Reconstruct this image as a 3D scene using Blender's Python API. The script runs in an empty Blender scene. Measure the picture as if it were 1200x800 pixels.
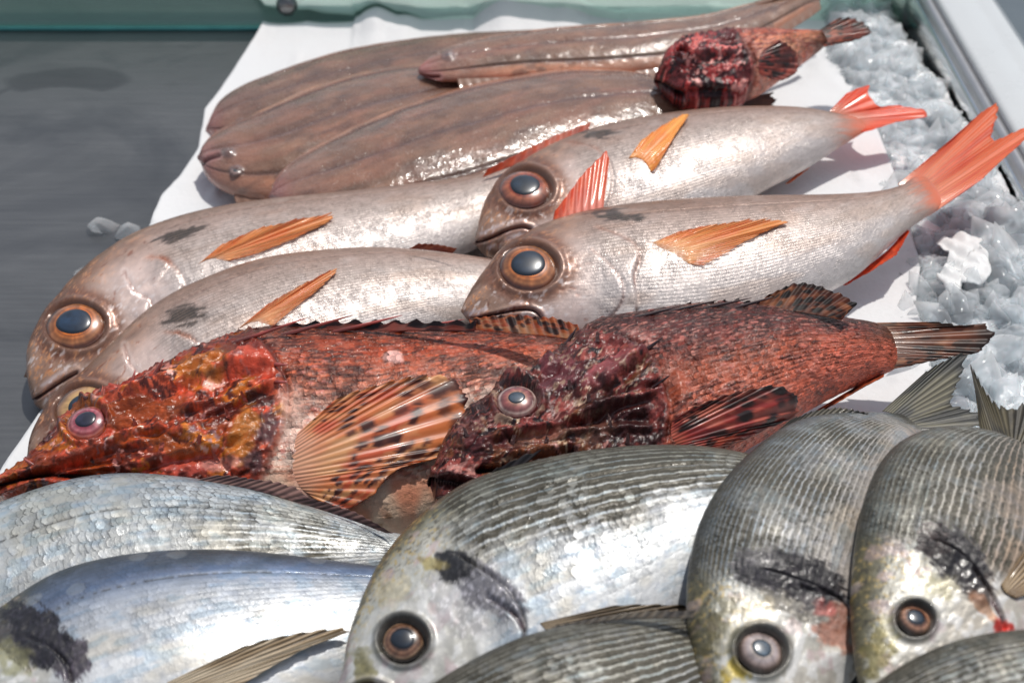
import bpy, math, numpy as np
from mathutils import Vector, kdtree

# ------------------------------------------------------------------ scene, camera
sc = bpy.context.scene
COL = sc.collection
W, H, F = 1200.0, 800.0, 1667.0
PITCH = math.radians(37.0)
CAM = np.array([0.0, -0.623, 0.469])
RT = np.array([1.0, 0, 0]); UP = np.array([0, math.sin(PITCH), math.cos(PITCH)]); FW = np.array([0, math.cos(PITCH), -math.sin(PITCH)])
cd = bpy.data.cameras.new('camera'); cam = bpy.data.objects.new('camera', cd); COL.objects.link(cam)
cam.location = CAM; cam.rotation_euler = (math.pi/2 - PITCH, 0, 0)
cd.sensor_width = 36; cd.sensor_fit = 'HORIZONTAL'; cd.lens = 36*F/W
cd.clip_start = 0.01; cd.clip_end = 100
cd.dof.use_dof = True; cd.dof.focus_distance = 0.635; cd.dof.aperture_fstop = 12.5
sc.camera = cam

# ------------------------------------------------------------------ light
SUN_EL, SUN_AZ = 68.0, 34.0          # azimuth measured clockwise from +y (away from the camera)
w = bpy.data.worlds.new('World'); sc.world = w; w.use_nodes = True
nt = w.node_tree; bg = nt.nodes['Background']
sky = nt.nodes.new('ShaderNodeTexSky'); sky.sky_type = 'NISHITA'; sky.sun_disc = False
sky.sun_elevation = math.radians(SUN_EL); sky.sun_rotation = math.radians(SUN_AZ)
hs_ = nt.nodes.new('ShaderNodeHueSaturation'); hs_.inputs['Saturation'].default_value = .5; nt.links.new(sky.outputs[0], hs_.inputs['Color']); nt.links.new(hs_.outputs[0], bg.inputs[0]); bg.inputs[1].default_value = 0.115; sky.dust_density = 1.2; sky.air_density = 1.0; sky.ozone_density = 1.0
ld = bpy.data.lights.new('sun', 'SUN'); ld.energy = 2.9; ld.angle = math.radians(1.2); ld.color = (1.0, 0.96, 0.9)
lo = bpy.data.objects.new('sun', ld); COL.objects.link(lo)
az, el = math.radians(SUN_AZ), math.radians(SUN_EL)
sd = Vector((math.sin(az)*math.cos(el), math.cos(az)*math.cos(el), math.sin(el)))
lo.rotation_euler = sd.to_track_quat('Z', 'Y').to_euler(); lo.location = sd*3
sc.view_settings.view_transform = 'Standard'; sc.view_settings.look = 'None'; sc.view_settings.exposure = -0.12; sc.view_settings.gamma = 1.0
sc.cycles.max_bounces = 8; sc.cycles.transparent_max_bounces = 12; sc.cycles.sample_clamp_indirect = 6.0
sc.cycles.caustics_reflective = False; sc.cycles.caustics_refractive = False

# ------------------------------------------------------------------ geometry helpers
def rays(px):
    px = np.asarray(px, float)
    d = FW + ((px[..., 0:1]-W/2)/F)*RT - ((px[..., 1:2]-H/2)/F)*UP
    return d
def unproj(px, P0, n):
    d = rays(px); t = ((np.asarray(P0)-CAM)@n)/(d@n)
    return CAM + d*t[..., None]
def on_z(px, z): return unproj(px, np.array([0, 0, z]), np.array([0, 0, 1.0]))
def project(P):
    r = P-CAM; z = r@FW
    return np.stack([W/2+F*(r@RT)/z, H/2-F*(r@UP)/z], -1), z
def unit(v): return v/np.maximum(np.linalg.norm(v, axis=-1, keepdims=True), 1e-12)
def sstep(a, b, x):
    t = np.clip((x-a)/(b-a), 0, 1); return t*t*(3-2*t)
def gau(d, w): return np.exp(-(d/w)**2)
def mix(a, b, t):
    t = np.asarray(t, float); t = t[..., None] if t.ndim else t
    return a*(1-t)+b*t
def rgb(r, g, b): return np.array([r, g, b], float)/255
def lin(c): 
    c = np.clip(c, 0, 1); return np.where(c < .04045, c/12.92, ((c+.055)/1.055)**2.4)
def hsh(ix, iy, seed):
    h = (ix.astype(np.int64)*374761393 + iy.astype(np.int64)*668265263 + seed*1442695041) & 0xffffffff
    h = ((h ^ (h >> 13))*1274126177) & 0xffffffff
    h = ((h ^ (h >> 16))*2246822519) & 0xffffffff
    return ((h ^ (h >> 15)) & 0xffffff)/float(0xffffff)
def vn2(x, y, seed=0):
    ix, iy = np.floor(x), np.floor(y); fx, fy = x-ix, y-iy
    u = fx*fx*fx*(fx*(fx*6-15)+10); v = fy*fy*fy*(fy*(fy*6-15)+10)
    a, b, c, d = hsh(ix, iy, seed), hsh(ix+1, iy, seed), hsh(ix, iy+1, seed), hsh(ix+1, iy+1, seed)
    return (a*(1-u)+b*u)*(1-v)+(c*(1-u)+d*u)*v
def fbm(x, y, seed=0, o=4, g=.5):
    s = 0; a = 1; t = 0
    for k in range(o):
        s = s+a*vn2(x*2**k+k*17.3, y*2**k-k*9.1, seed+k*31); t += a; a *= g
    return s/t
def ridge(x, y, seed=0, o=4):
    s = 0; a = 1; t = 0
    for k in range(o):
        s = s+a*(1-np.abs(2*vn2(x*2**k+k*7.7, y*2**k+k*3.9, seed+k*13)-1)); t += a; a *= .5
    return s/t
def worley(x, y, seed=0):
    ix, iy = np.floor(x), np.floor(y); f1 = np.full(x.shape, 9.); f2 = f1.copy(); idv = np.zeros(x.shape)
    for dx in (-1, 0, 1):
        for dy in (-1, 0, 1):
            cx, cy = ix+dx, iy+dy
            d = np.hypot(cx+hsh(cx, cy, seed)-x, cy+hsh(cx, cy, seed+7)-y)
            m = d < f1; f2 = np.where(m, f1, np.minimum(f2, d)); idv = np.where(m, hsh(cx, cy, seed+19), idv); f1 = np.minimum(f1, d)
    return f1, f2, idv
def spline(vals, t):
    """natural cubic spline through vals (n,k) at index positions"""
    y = np.asarray(vals, float); n = len(y)
    A = np.zeros((n, n)); r = np.zeros_like(y); A[0, 0] = A[-1, -1] = 1
    for i in range(1, n-1):
        A[i, i-1:i+2] = (1, 4, 1); r[i] = 6*(y[i+1]-2*y[i]+y[i-1])
    M = np.linalg.solve(A, r); i = np.clip(np.floor(t).astype(int), 0, n-2); f = (t-i)[:, None]
    return y[i]*(1-f)+y[i+1]*f+((1-f)**3-(1-f))*M[i]/6+(f**3-f)*M[i+1]/6
def resample(poly, n, closed=False, smooth=True):
    p = np.asarray(poly, float)
    if len(p) > 2 and smooth: p = spline(p, np.linspace(0, len(p)-1, 200))
    L = np.r_[0, np.cumsum(np.linalg.norm(np.diff(p, axis=0), axis=1))]
    t = np.linspace(0, L[-1], n)
    return np.stack([np.interp(t, L, p[:, k]) for k in range(p.shape[1])], -1)
def pdist(X, Y, poly, smooth=True):
    """distance, signed side and position along a polyline (pixels)"""
    p = resample(poly, 24) if smooth and len(poly) > 2 else np.asarray(poly, float)
    best = np.full(X.shape, 1e9); sg = np.ones(X.shape); al = np.zeros(X.shape); n = len(p)-1
    for k in range(n):
        ax, ay = p[k]; bx, by = p[k+1]; vx, vy = bx-ax, by-ay; l2 = vx*vx+vy*vy+1e-9
        t = np.clip(((X-ax)*vx+(Y-ay)*vy)/l2, 0, 1); d = np.hypot(X-ax-t*vx, Y-ay-t*vy)
        m = d < best; best = np.where(m, d, best)
        sg = np.where(m, np.sign(vx*(Y-ay)-vy*(X-ax)), sg); al = np.where(m, (k+t)/n, al)
    return best, best*sg, al
def ell(X, Y, c, rx, ry, ang=0.0):
    a = math.radians(ang); dx, dy = X-c[0], Y-c[1]
    return np.hypot((dx*math.cos(a)+dy*math.sin(a))/rx, (-dx*math.sin(a)+dy*math.cos(a))/ry)

def mesh_np(name, V, quads, mat, parent=None, col=None, par=None, uv=None, tris=None, smooth=True):
    V = np.asarray(V, np.float32); me = bpy.data.meshes.new(name)
    q = np.asarray(quads, np.int32).reshape(-1, 4); nq = len(q)
    t = np.asarray(tris if tris is not None else np.zeros((0, 3)), np.int32).reshape(-1, 3); ntr = len(t)
    me.vertices.add(len(V)); me.vertices.foreach_set('co', V.ravel())
    me.loops.add(nq*4+ntr*3); me.polygons.add(nq+ntr)
    li = np.r_[q.ravel(), t.ravel()]; me.loops.foreach_set('vertex_index', li)
    me.polygons.foreach_set('loop_start', np.r_[np.arange(nq)*4, nq*4+np.arange(ntr)*3].astype(np.int32))
    if smooth: me.polygons.foreach_set('use_smooth', np.ones(nq+ntr, bool))
    me.update(calc_edges=True)
    for nm, arr in (('col', col), ('par', par)):
        if arr is not None:
            a = me.color_attributes.new(nm, 'FLOAT_COLOR', 'POINT'); arr = np.asarray(arr, np.float32)
            if arr.shape[1] == 3: arr = np.c_[arr, np.ones(len(arr), np.float32)]
            a.data.foreach_set('color', arr.astype(np.float32).ravel())
    if uv is not None:
        u = me.uv_layers.new(name='UVMap'); u.data.foreach_set('uv', np.asarray(uv, np.float32)[li].ravel())
    me.validate()
    o = bpy.data.objects.new(name, me); COL.objects.link(o)
    if mat: me.materials.append(mat)
    if parent: o.parent = parent; o.matrix_parent_inverse = parent.matrix_basis.inverted()
    return o
def gridq(ni, nj, wrapj=False, off=0):
    i, j = np.meshgrid(np.arange(ni-1), np.arange(nj if wrapj else nj-1), indexing='ij'); i, j = i.ravel(), j.ravel(); k = (j+1) % nj
    return np.stack([i*nj+j, (i+1)*nj+j, (i+1)*nj+k, i*nj+k], -1)+off
def tag(o, label=None, cat=None, group=None, kind=None):
    if label: o['label'] = label
    if cat: o['category'] = cat
    if group: o['group'] = group
    if kind: o['kind'] = kind
    return o
def empty(name, loc, **k):
    o = bpy.data.objects.new(name, None); COL.objects.link(o); o.location = loc; o.empty_display_size = .02
    return tag(o, **k)

# ------------------------------------------------------------------ materials
class NT:
    def __init__(s, name):
        s.m = bpy.data.materials.new(name); s.m.use_nodes = True; s.t = s.m.node_tree; s.b = s.t.nodes['Principled BSDF']
        s.out = s.t.nodes['Material Output']
    def n(s, typ, **k):
        x = s.t.nodes.new('ShaderNode'+typ)
        for a, b in k.items(): setattr(x, a, b)
        return x
    def l(s, a, b): s.t.links.new(a, b)
    def put(s, x, i, v):
        if hasattr(v, 'is_output'): s.l(v, x.inputs[i])
        elif v is not None: x.inputs[i].default_value = v
    def math(s, op, a, b=None, c=None, clamp=False):
        x = s.n('Math', operation=op, use_clamp=clamp)
        for i, v in enumerate((a, b, c)): s.put(x, i, v)
        return x.outputs[0]
    def mixc(s, f, a, b, mode='MIX'):
        x = s.n('Mix', data_type='RGBA', blend_type=mode); s.put(x, 0, f); s.put(x, 6, a); s.put(x, 7, b); return x.outputs[2]
    def noise(s, vec, scale, detail=3, rough=.5, out=0, dist=0):
        x = s.n('TexNoise'); s.put(x, 'Vector', vec); x.inputs['Scale'].default_value = scale; x.inputs['Detail'].default_value = detail
        x.inputs['Roughness'].default_value = rough; x.inputs['Distortion'].default_value = dist; return x.outputs[out]
    def ramp(s, f, stops):
        x = s.n('ValToRGB'); e = x.color_ramp.elements
        while len(e) < len(stops): e.new(.5)
        for k, (p, c) in enumerate(stops): e[k].position = p; e[k].color = c if len(c) == 4 else (*c, 1)
        s.l(f, x.inputs[0]); return x.outputs[0]
    def bump(s, h, strength=1.0, dist=.001, normal=None):
        x = s.n('Bump'); s.put(x, 'Height', h); s.put(x, 'Strength', strength); x.inputs['Distance'].default_value = dist
        if normal is not None: s.l(normal, x.inputs['Normal'])
        return x.outputs[0]
    def set(s, **k):
        for a, v in k.items(): s.put(s.b, a.replace('_', ' '), v)

def skin_material(name, amount=.0006, facet=1.0, edge=.35, rand=.25, stripe=(.14, .12, .075), coat=.6, coatbump=.00025, wet_scale=260, spec=.5):
    """wet scaly skin: pigment from the mesh, overlapping scales from the body's own coordinates"""
    g = NT(name)
    col = g.n('Attribute', attribute_name='col').outputs['Color']
    pa = g.n('Attribute', attribute_name='par'); sp = g.n('SeparateColor'); g.l(pa.outputs['Color'], sp.inputs[0])
    scl, rgh, met, stp = sp.outputs[0], sp.outputs[1], sp.outputs[2], pa.outputs['Alpha']
    uv = g.n('UVMap', uv_map='UVMap').outputs[0]
    obj = g.n('TexCoord').outputs['Object']
    nz = g.noise(uv, .55, 2, .5, 1); wob = g.n('VectorMath', operation='MULTIPLY_ADD'); g.l(nz, wob.inputs[0]); wob.inputs[1].default_value = (1.2, .5, 0); g.l(uv, wob.inputs[2])
    nz2 = g.noise(uv, 2.2, 2, .5, 1); wob2 = g.n('VectorMath', operation='MULTIPLY_ADD'); g.l(nz2, wob2.inputs[0]); wob2.inputs[1].default_value = (.45, .16, 0); g.l(wob.outputs[0], wob2.inputs[2]); wob = wob2
    sx = g.n('SeparateXYZ'); g.l(wob.outputs[0], sx.inputs[0]); u, v = sx.outputs[0], sx.outputs[1]
    row = g.math('FLOOR', v); fy = g.math('SUBTRACT', g.math('FRACT', v), .5)
    ph = g.math('SUBTRACT', g.math('ADD', u, g.math('MULTIPLY', g.math('FLOORED_MODULO', row, 2.0), .5)), g.math('MULTIPLY', g.math('MULTIPLY', fy, fy), 1.3))
    f = g.math('FRACT', ph); cx = g.n('CombineXYZ'); g.l(g.math('FLOOR', ph), cx.inputs[0]); g.l(row, cx.inputs[1])
    wn = g.n('TexWhiteNoise', noise_dimensions='2D'); g.l(cx.outputs[0], wn.inputs['Vector']); rs = g.n('SeparateColor'); g.l(wn.outputs['Color'], rs.inputs[0])
    r1, r2, r3 = rs.outputs
    # height: ramp toward the free edge, random tilt of each scale
    tilt = g.math('ADD', g.math('MULTIPLY', g.math('SUBTRACT', r1, .5), fy), g.math('MULTIPLY', g.math('SUBTRACT', r2, .5), f))
    hgt = g.math('ADD', g.math('MULTIPLY', g.math('POWER', f, 1.5), .8), g.math('MULTIPLY', tilt, 1.3*facet))
    hgt = g.math('SUBTRACT', hgt, g.math('MULTIPLY', g.math('MULTIPLY', fy, fy), .5))
    fine = g.noise(uv, 6.0, 2, .6)
    patch = g.math('MULTIPLY_ADD', g.math('SUBTRACT', g.noise(uv, .16, 3, .6), .36), 3.2, .25, clamp=True)
    scl = g.math('MULTIPLY', scl, patch)
    hgt = g.math('MULTIPLY', g.math('ADD', hgt, g.math('MULTIPLY', fine, .5)), scl)
    wet = g.noise(obj, wet_scale, 3, .6)
    nb = g.bump(hgt, 1.0, amount)
    nb2 = g.bump(wet, 1.0, min(coatbump*.6, .0006), nb)
    # colour
    ed = g.math('MULTIPLY', g.math('SMOOTH_MIN', g.math('MULTIPLY', g.math('SUBTRACT', f, .72), 5.0, clamp=True), 1.0, .1), g.math('MULTIPLY', g.math('MULTIPLY', scl, edge), g.math('ADD', .3, r2)))
    vr = g.math('ADD', 1.0, g.math('MULTIPLY', g.math('SUBTRACT', r3, .5), g.math('MULTIPLY', scl, rand*2)))
    vr = g.math('MULTIPLY', vr, g.math('SUBTRACT', 1.0, ed))
    c1 = g.mixc(1.0, col, vr, 'MULTIPLY')
    sm = g.math('MULTIPLY', g.math('SUBTRACT', g.math('ABSOLUTE', fy), .04), 6.0, clamp=True)
    sm = g.math('MULTIPLY', g.math('MULTIPLY', sm, stp), g.math('ADD', .65, g.math('MULTIPLY', r2, .6)), clamp=True)
    c2 = g.mixc(sm, c1, (*stripe, 1))
    g.set(Base_Color=c2, Roughness=g.math('ADD', rgh, g.math('MULTIPLY', g.math('SUBTRACT', r1, .5), g.math('MULTIPLY', scl, .16))), Metallic=met, Normal=nb2, Specular_IOR_Level=spec)
    cb = g.bump(wet, 1.0, coatbump, g.bump(hgt, .55, amount))
    g.set(Coat_Weight=coat, Coat_Roughness=.1, Coat_Normal=cb)
    return g.m
MAT_PINK = skin_material('pink_bream_skin', .00024, .7, .26, .12, (.22, .15, .11), coat=.22, coatbump=.00012)
MAT_SILVER = skin_material('silver_bream_skin', .00052, .9, .55, .30, (.062, .054, .036), coat=.22)
MAT_RED = skin_material('scorpionfish_skin', .0009, 1.3, .35, .55, (.1, .03, .02), coat=.36, coatbump=.0008, wet_scale=420, spec=.25)
MAT_SOLE = skin_material('sole_skin', .00016, .6, .15, .08, (.1, .06, .05), coat=.75, coatbump=.0016, wet_scale=90)

def fin_material(name, transl=.42, coat=.18):
    g = NT(name); col = g.n('Attribute', attribute_name='col').outputs['Color']
    pa = g.n('Attribute', attribute_name='par'); uv = g.n('UVMap', uv_map='UVMap').outputs[0]
    sx = g.n('SeparateXYZ'); g.l(uv, sx.inputs[0])
    ray = g.math('SINE', g.math('MULTIPLY', sx.outputs[0], 2*math.pi)); nz = g.noise(uv, 3.0, 3, .6)
    cx = g.n('CombineXYZ'); g.l(g.math('MULTIPLY', sx.outputs[0], 3.3), cx.inputs[0]); g.l(g.math('MULTIPLY', sx.outputs[1], 1.2), cx.inputs[1])
    stk = g.noise(cx.outputs[0], 1.0, 3, .6)
    f = g.math('ADD', .80, g.math('ADD', g.math('MULTIPLY', ray, .06), g.math('MULTIPLY', stk, .36)))
    c = g.mixc(1.0, col, f, 'MULTIPLY')
    g.set(Base_Color=c, Roughness=.42, Coat_Weight=coat, Coat_Roughness=.1, Normal=g.bump(g.math('ADD', g.math('MULTIPLY', ray, .5), g.math('MULTIPLY', nz, .6)), 1.0, .0001))
    tr = g.n('BsdfTranslucent'); g.l(c, tr.inputs[0]); mx = g.n('MixShader'); mx.inputs[0].default_value = transl
    g.l(g.b.outputs[0], mx.inputs[1]); g.l(tr.outputs[0], mx.inputs[2])
    tp = g.n('BsdfTransparent'); m2 = g.n('MixShader'); g.l(pa.outputs['Alpha'], m2.inputs[0]); g.l(mx.outputs[0], m2.inputs[1]); g.l(tp.outputs[0], m2.inputs[2])
    g.l(m2.outputs[0], g.out.inputs[0]); return g.m
MAT_FIN = fin_material('fin_membrane'); MAT_FIN_WET = fin_material('fin_lying_on_skin', .08, .12)
def eye_material():
    g = NT('wet_eye'); col = g.n('Attribute', attribute_name='col').outputs['Color']
    g.set(Base_Color=col, Roughness=.25, Coat_Weight=1.0, Coat_Roughness=.03, Specular_IOR_Level=.5); return g.m
MAT_EYE = eye_material()
def spine_material():
    g = NT('spine_horn'); col = g.n('Attribute', attribute_name='col').outputs['Color']
    g.set(Base_Color=col, Roughness=.25, Coat_Weight=.8, Coat_Roughness=.08); return g.m
MAT_SPINE = spine_material()

# ------------------------------------------------------------------ fish builder
class Fish:
    def __init__(s, name, label, pairs, zc, lean=(0, -.27), kb=.40, lift=None, per=26, nv=150, group=None, rows=34, mat=None, bexp=.75, sexp=.92, elong=1.0, seed=1, zat=.5):
        s.name, s.seed, s.mat = name, seed, mat
        P = np.asarray(pairs, float).reshape(-1, 2, 2); D, V = P[:, 0], P[:, 1]; M = (D+V)/2
        tip = M[0]+(M[0]-M[1])/np.linalg.norm(M[0]-M[1])*.3*np.linalg.norm(D[0]-V[0])
        e = (M[-1]-M[-2])/np.linalg.norm(M[-1]-M[-2])*np.linalg.norm(D[-1]-V[-1])*.35; h = (D[-1]-V[-1])/2
        D = np.vstack([tip, D, M[-1]+e+h*.6]); V = np.vstack([tip, V, M[-1]+e-h*.6]); n = len(D)
        ns = (n-1)*per+1; t = np.linspace(0, n-1, ns); D = spline(D, t); V = spline(V, t)
        s.n = N = unit(np.array([lean[0], lean[1], 1.0])); Mp = (D+V)/2
        k0 = int(zat*(ns-1)); s.P0 = P0 = on_z(Mp[k0], zc)
        off = np.zeros(ns)
        if lift: off = np.interp(np.linspace(0, 1, ns), *zip(*lift)); off = np.convolve(np.pad(off, 15, 'edge'), np.ones(31)/31, 'valid')
        s.off = off
        D3 = np.array([unproj(D[i], P0+N*off[i], N) for i in range(ns)]); V3 = np.array([unproj(V[i], P0+N*off[i], N) for i in range(ns)])
        C = (D3+V3)/2; wv = (D3-V3)/2; ar = np.maximum(np.linalg.norm(wv, axis=1), 2e-4); wv = wv/ar[:, None]
        if ar[0] < 3e-4: wv[0] = wv[1]
        tan = unit(np.gradient(C, axis=0)); q = unit(np.cross(unit(C-CAM), tan)); amax = ar.max()
        b = kb*amax*(ar/amax)**bexp; wq = np.abs((wv*q).sum(1)); nq = np.abs(q@N); er = ar*wq; b = b*(1-.90*sstep(.86, 1., np.linspace(0, 1, ns)))
        a = np.sqrt(np.maximum(er**2-(b*nq)**2, (.62*er)**2))/np.maximum(wq, .3); a = np.minimum(a, ar)
        ker = np.ones(9)/9; a = np.convolve(np.pad(a, 4, 'edge'), ker, 'valid'); a[0] = min(a[0], 3e-4)
        s.a, s.b, s.C, s.w, s.ns, s.nv, s.amax = a, b, C, wv, ns, nv, amax
        phi = np.linspace(0, math.pi, nv); cs, sn = np.cos(phi), np.sin(phi)
        s.P = C[:, None]+wv[:, None]*(a[:, None]*cs)[..., None]+N*(b[:, None]*sn**sexp)[..., None]
        s.Nn = unit(wv[:, None]*(cs[None]/a[:, None])[..., None]+N*(sn[None]/b[:, None])[..., None])
        px, s.dep = project(s.P); s.X, s.Y = px[..., 0], px[..., 1]
        L = np.r_[0, np.cumsum(np.linalg.norm(np.diff(C, axis=0), axis=1))]; s.len = L[-1]
        s.S = np.repeat((L/L[-1])[:, None], nv, 1); s.VN = np.repeat(cs[None], ns, 0); s.PH = np.repeat(phi[None]/math.pi, ns, 0)
        s.U = np.repeat(L[:, None], nv, 1); s.cell = 1.7*amax/rows*elong; s.rows = rows
        # metric coordinates for pigment noise, in centimetres
        s.u = s.U*100; s.v = (a[:, None]*1.15*np.cos(phi)[None])*100
        s.disp = np.zeros((ns, nv)); s.col = np.ones((ns, nv, 3))*.5; s.par = np.zeros((ns, nv, 4)); s.par[..., 1] = .35
        s.kd = None
        base = C[ns//2].copy(); base[2] = max(0, base[2]-b.max()); s.root = empty(name, base, label=label, cat='fish', group=group)
    def tree(s):
        if s.kd is None:
            st = 3; s.fl = np.stack([s.X[::st, ::st].ravel(), s.Y[::st, ::st].ravel()], -1); P = (s.P+s.Nn*s.disp[..., None])[::st, ::st].reshape(-1, 3)
            s.fz = (P-CAM)@FW; s.fn = s.Nn[::st, ::st].reshape(-1, 3)
            vis = (s.fn*(CAM-P)).sum(1) > 0; idx = np.where(vis)[0]
            s.kd = kdtree.KDTree(len(idx))
            for i in idx: s.kd.insert((s.fl[i, 0], s.fl[i, 1], 0), int(i))
            s.kd.balance()
        return s.kd
    def surf(s, px, k=5):
        kd = s.tree(); px = np.asarray(px, float).reshape(-1, 2); z = np.zeros(len(px)); nn = np.zeros((len(px), 3)); dm = np.zeros(len(px))
        for i, p in enumerate(px):
            r = kd.find_n((p[0], p[1], 0), k); ww = np.array([1/(x[2]+1.0) for x in r]); ww /= ww.sum(); ii = [x[1] for x in r]
            z[i] = ww@s.fz[ii]; nn[i] = ww@s.fn[ii]; dm[i] = r[0][2]
        return CAM+rays(px)*z[:, None], unit(nn), dm
    def build(s):
        ns, nv, nl = s.ns, s.nv, 22
        P = s.P+s.Nn*s.disp[..., None]
        ph = np.linspace(math.pi, 2*math.pi, nl+2)[1:-1]; cs, sn = np.cos(ph), np.sin(ph)
        edge = np.where(cs[None] > 0, (s.disp[:, :1])*np.abs(cs)[None]**3, s.disp[:, -1:]*np.abs(cs)[None]**3)
        Lp = s.C[:, None]+s.w[:, None]*((s.a[:, None]+edge*np.sign(1))*cs)[..., None]+s.n*(.75*s.b[:, None]*sn)[..., None]
        m = np.argmin(np.abs(np.cos(np.linspace(0, math.pi, nv))[None]-cs[:, None]), 1)
        V = np.concatenate([P, Lp], 1); c = np.concatenate([s.col, s.col[:, m]], 1); pr = np.concatenate([s.par, s.par[:, m]], 1)
        uv = np.stack([s.U/s.cell, s.PH*s.rows], -1); uv = np.concatenate([uv, uv[:, m]], 1)
        nk = nv+nl; q = gridq(ns, nk, True)
        V = V.reshape(-1, 3); nn = np.cross(V[q[:, 1]]-V[q[:, 0]], V[q[:, 3]]-V[q[:, 0]]); mid = (ns//2)*nk+nv//2
        if nn[mid]@s.n < 0: q = q[:, ::-1]
        cap = [[(ns-1)*nk, (ns-1)*nk+k, (ns-1)*nk+k+1] for k in range(1, nk-1)]
        s.body = mesh_np('body', V, q, s.mat, s.root, np.clip(lin(c.reshape(-1, 3))*.95, 0, 1), pr.reshape(-1, 4), uv.reshape(-1, 2), tris=cap)
        return s.body
    # ---------------------------------------------------------------- eye
    def eye(s, c, r, pup=.52, iris=((.5, (200, 110, 40)), (.62, (190, 105, 45)), (.72, (120, 75, 45)), (1.0, (95, 60, 45))), pupil=(28, 42, 58), bulge=.30, sink=.06, spot=0, facing=None, pc=(0, 0), name='eye'):
        P, nn, _ = s.surf([c]); P = P[0]; n = unit(.45*nn[0]+.55*s.n) if facing is None else unit(np.array(facing, float))
        z = (P-CAM)@FW; R = r*z/F; ax = unit(np.cross(np.array([0, 1., 0]), n)); ay = np.cross(n, ax)
        def dome(r0, r1, nr, na, h, lift, cols, ox=0, oy=0):
            rr = np.linspace(r0, r1, nr); th = np.linspace(0, 2*math.pi, na, endpoint=False); RR, TH = np.meshgrid(rr, th, indexing='ij')
            x, y = RR*np.cos(TH)+ox*(1-RR), RR*np.sin(TH)+oy*(1-RR); hh = h*np.sqrt(np.maximum(1-np.minimum(RR, 1)**2*.98, 0))
            V = P+R*(x[..., None]*ax+y[..., None]*ay+(hh-sink+lift)[..., None]*n)
            RQ = RR+.10*(fbm(np.cos(TH)*1.6+9, np.sin(TH)*1.6+s.seed, s.seed+2, 3)-.5)*sstep(.5, .75, RR); cc = np.stack([np.interp(RQ, [k for k, _ in cols], [v[j]/255 for _, v in cols]) for j in range(3)], -1)
            nz = fbm(np.cos(TH)*3+RR*2+7, np.sin(TH)*3+s.seed, s.seed+5, 4); nz2 = fbm(TH*9, RR*2.5, s.seed+9, 3)
            cc = cc*(1+(nz-.5)*.55+(nz2-.5)*.35)[..., None]; 
            return V.reshape(-1, 3), gridq(nr, na, True)[:, ::-1], lin(cc.reshape(-1, 3))
        V, q, cc = dome(.02, 1.06, 40, 72, bulge, 0, list(iris)); V[-72:] -= n*R*.25
        e = mesh_np(name, V, q[:, ::-1], MAT_EYE, s.root, cc)
        if pup:
            hp = bulge*.98
            rr = np.linspace(0.001, 1, 16)*pup; th = np.linspace(0, 2*math.pi, 48, endpoint=False); RR, TH = np.meshgrid(rr, th, indexing='ij')
            RW = RR*(1+.05*np.cos(TH-2.8)+.03*np.cos(2*TH+s.seed)+.02*np.cos(3*TH+2*s.seed)); x, y = RW*np.cos(TH)+pc[0], RW*np.sin(TH)*.93+pc[1]; q2 = np.minimum(np.hypot(x, y), .99)
            hh = bulge*np.sqrt(1-q2**2*.98)+.03-.028*(RR/pup)**8
            V = P+R*(x[..., None]*ax+y[..., None]*ay+(hh-sink)[..., None]*n); pcx = np.array(pupil)/255.
            t = sstep(.75, 1., RR/pup); cl = fbm(x*3+s.seed, y*3, s.seed+77, 3)
            cc = pcx*(.84-.5*t)[..., None]*(.6+.8*cl)[..., None]
            po = mesh_np('pupil', V.reshape(-1, 3), gridq(16, 48, True), MAT_EYE, e, lin(cc.reshape(-1, 3)))
        return e
    # ---------------------------------------------------------------- fin
    def fin(s, name, roots, tips, nray=14, color=None, lift=(.0006, .003), on_body=False, zoff=0.0, wave=0.0, rag=.06, th=.0004, alpha=0.0, curve=0.0, amp=.0002, label=None, seed=0, drop=0.0, notch=.02, clear=None):
        na, nl = nray*7+1, 36; A = resample(roots, na, smooth=len(roots) > 2); B = resample(tips, na, smooth=on_body)
        rg = np.random.default_rng(s.seed*100+seed+len(name)); ra = np.linspace(0, 1, na)
        rl = 1-rag*rg.random(nray+2); fac = np.interp(ra*nray, np.arange(nray+2), rl)-notch*(.5-.5*np.cos(ra*nray*2*math.pi))*1.0
        fac *= 1-rag*.5*rg.random(na)
        l = np.linspace(0, 1, nl); T = l[None]*fac[:, None]
        G = A[:, None]*(1-T[..., None])+B[:, None]*T[..., None]
        if curve:
            d = B-A; pr = np.stack([-d[:, 1], d[:, 0]], -1); G = G+pr[:, None]*(curve*np.sin(T*math.pi))[..., None]
        lf = lift[0]+(lift[1]-lift[0])*T
        if on_body:
            P, nn, dm = s.surf(G.reshape(-1, 2), 6); z = ((P-CAM)@FW).reshape(na, nl)
            for _ in range(5):
                zp = np.pad(z, 1, 'edge'); z = (zp[:-2, 1:-1]+zp[2:, 1:-1]+zp[1:-1, :-2]+zp[1:-1, 2:]+2*zp[1:-1, 1:-1])/6
            P = CAM+rays(G)*(z)[..., None]
        else:
            P = unproj(G, s.P0+s.n*zoff, s.n)
        rayp = ra*nray
        P = P+s.n*(lf+amp*np.cos(rayp*2*math.pi)[:, None]*np.minimum(1, T*1.3)+wave*np.sin(ra*7+1.3)[:, None]*T-drop*T*T)[..., None]
        prof = th*(.25+.75*np.sin(np.clip(T, 0, 1)*2.6+.4).clip(0, 1))
        Q = P-s.n*(2*prof)[..., None]
        if color is None: color = lambda R, T, X, Y: np.ones(R.shape+(3,))*rgb(200, 90, 50)
        R2 = np.repeat(rayp[:, None], nl, 1); cc = color(R2, T, G[..., 0], G[..., 1]); al = np.zeros(T.shape)
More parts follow.
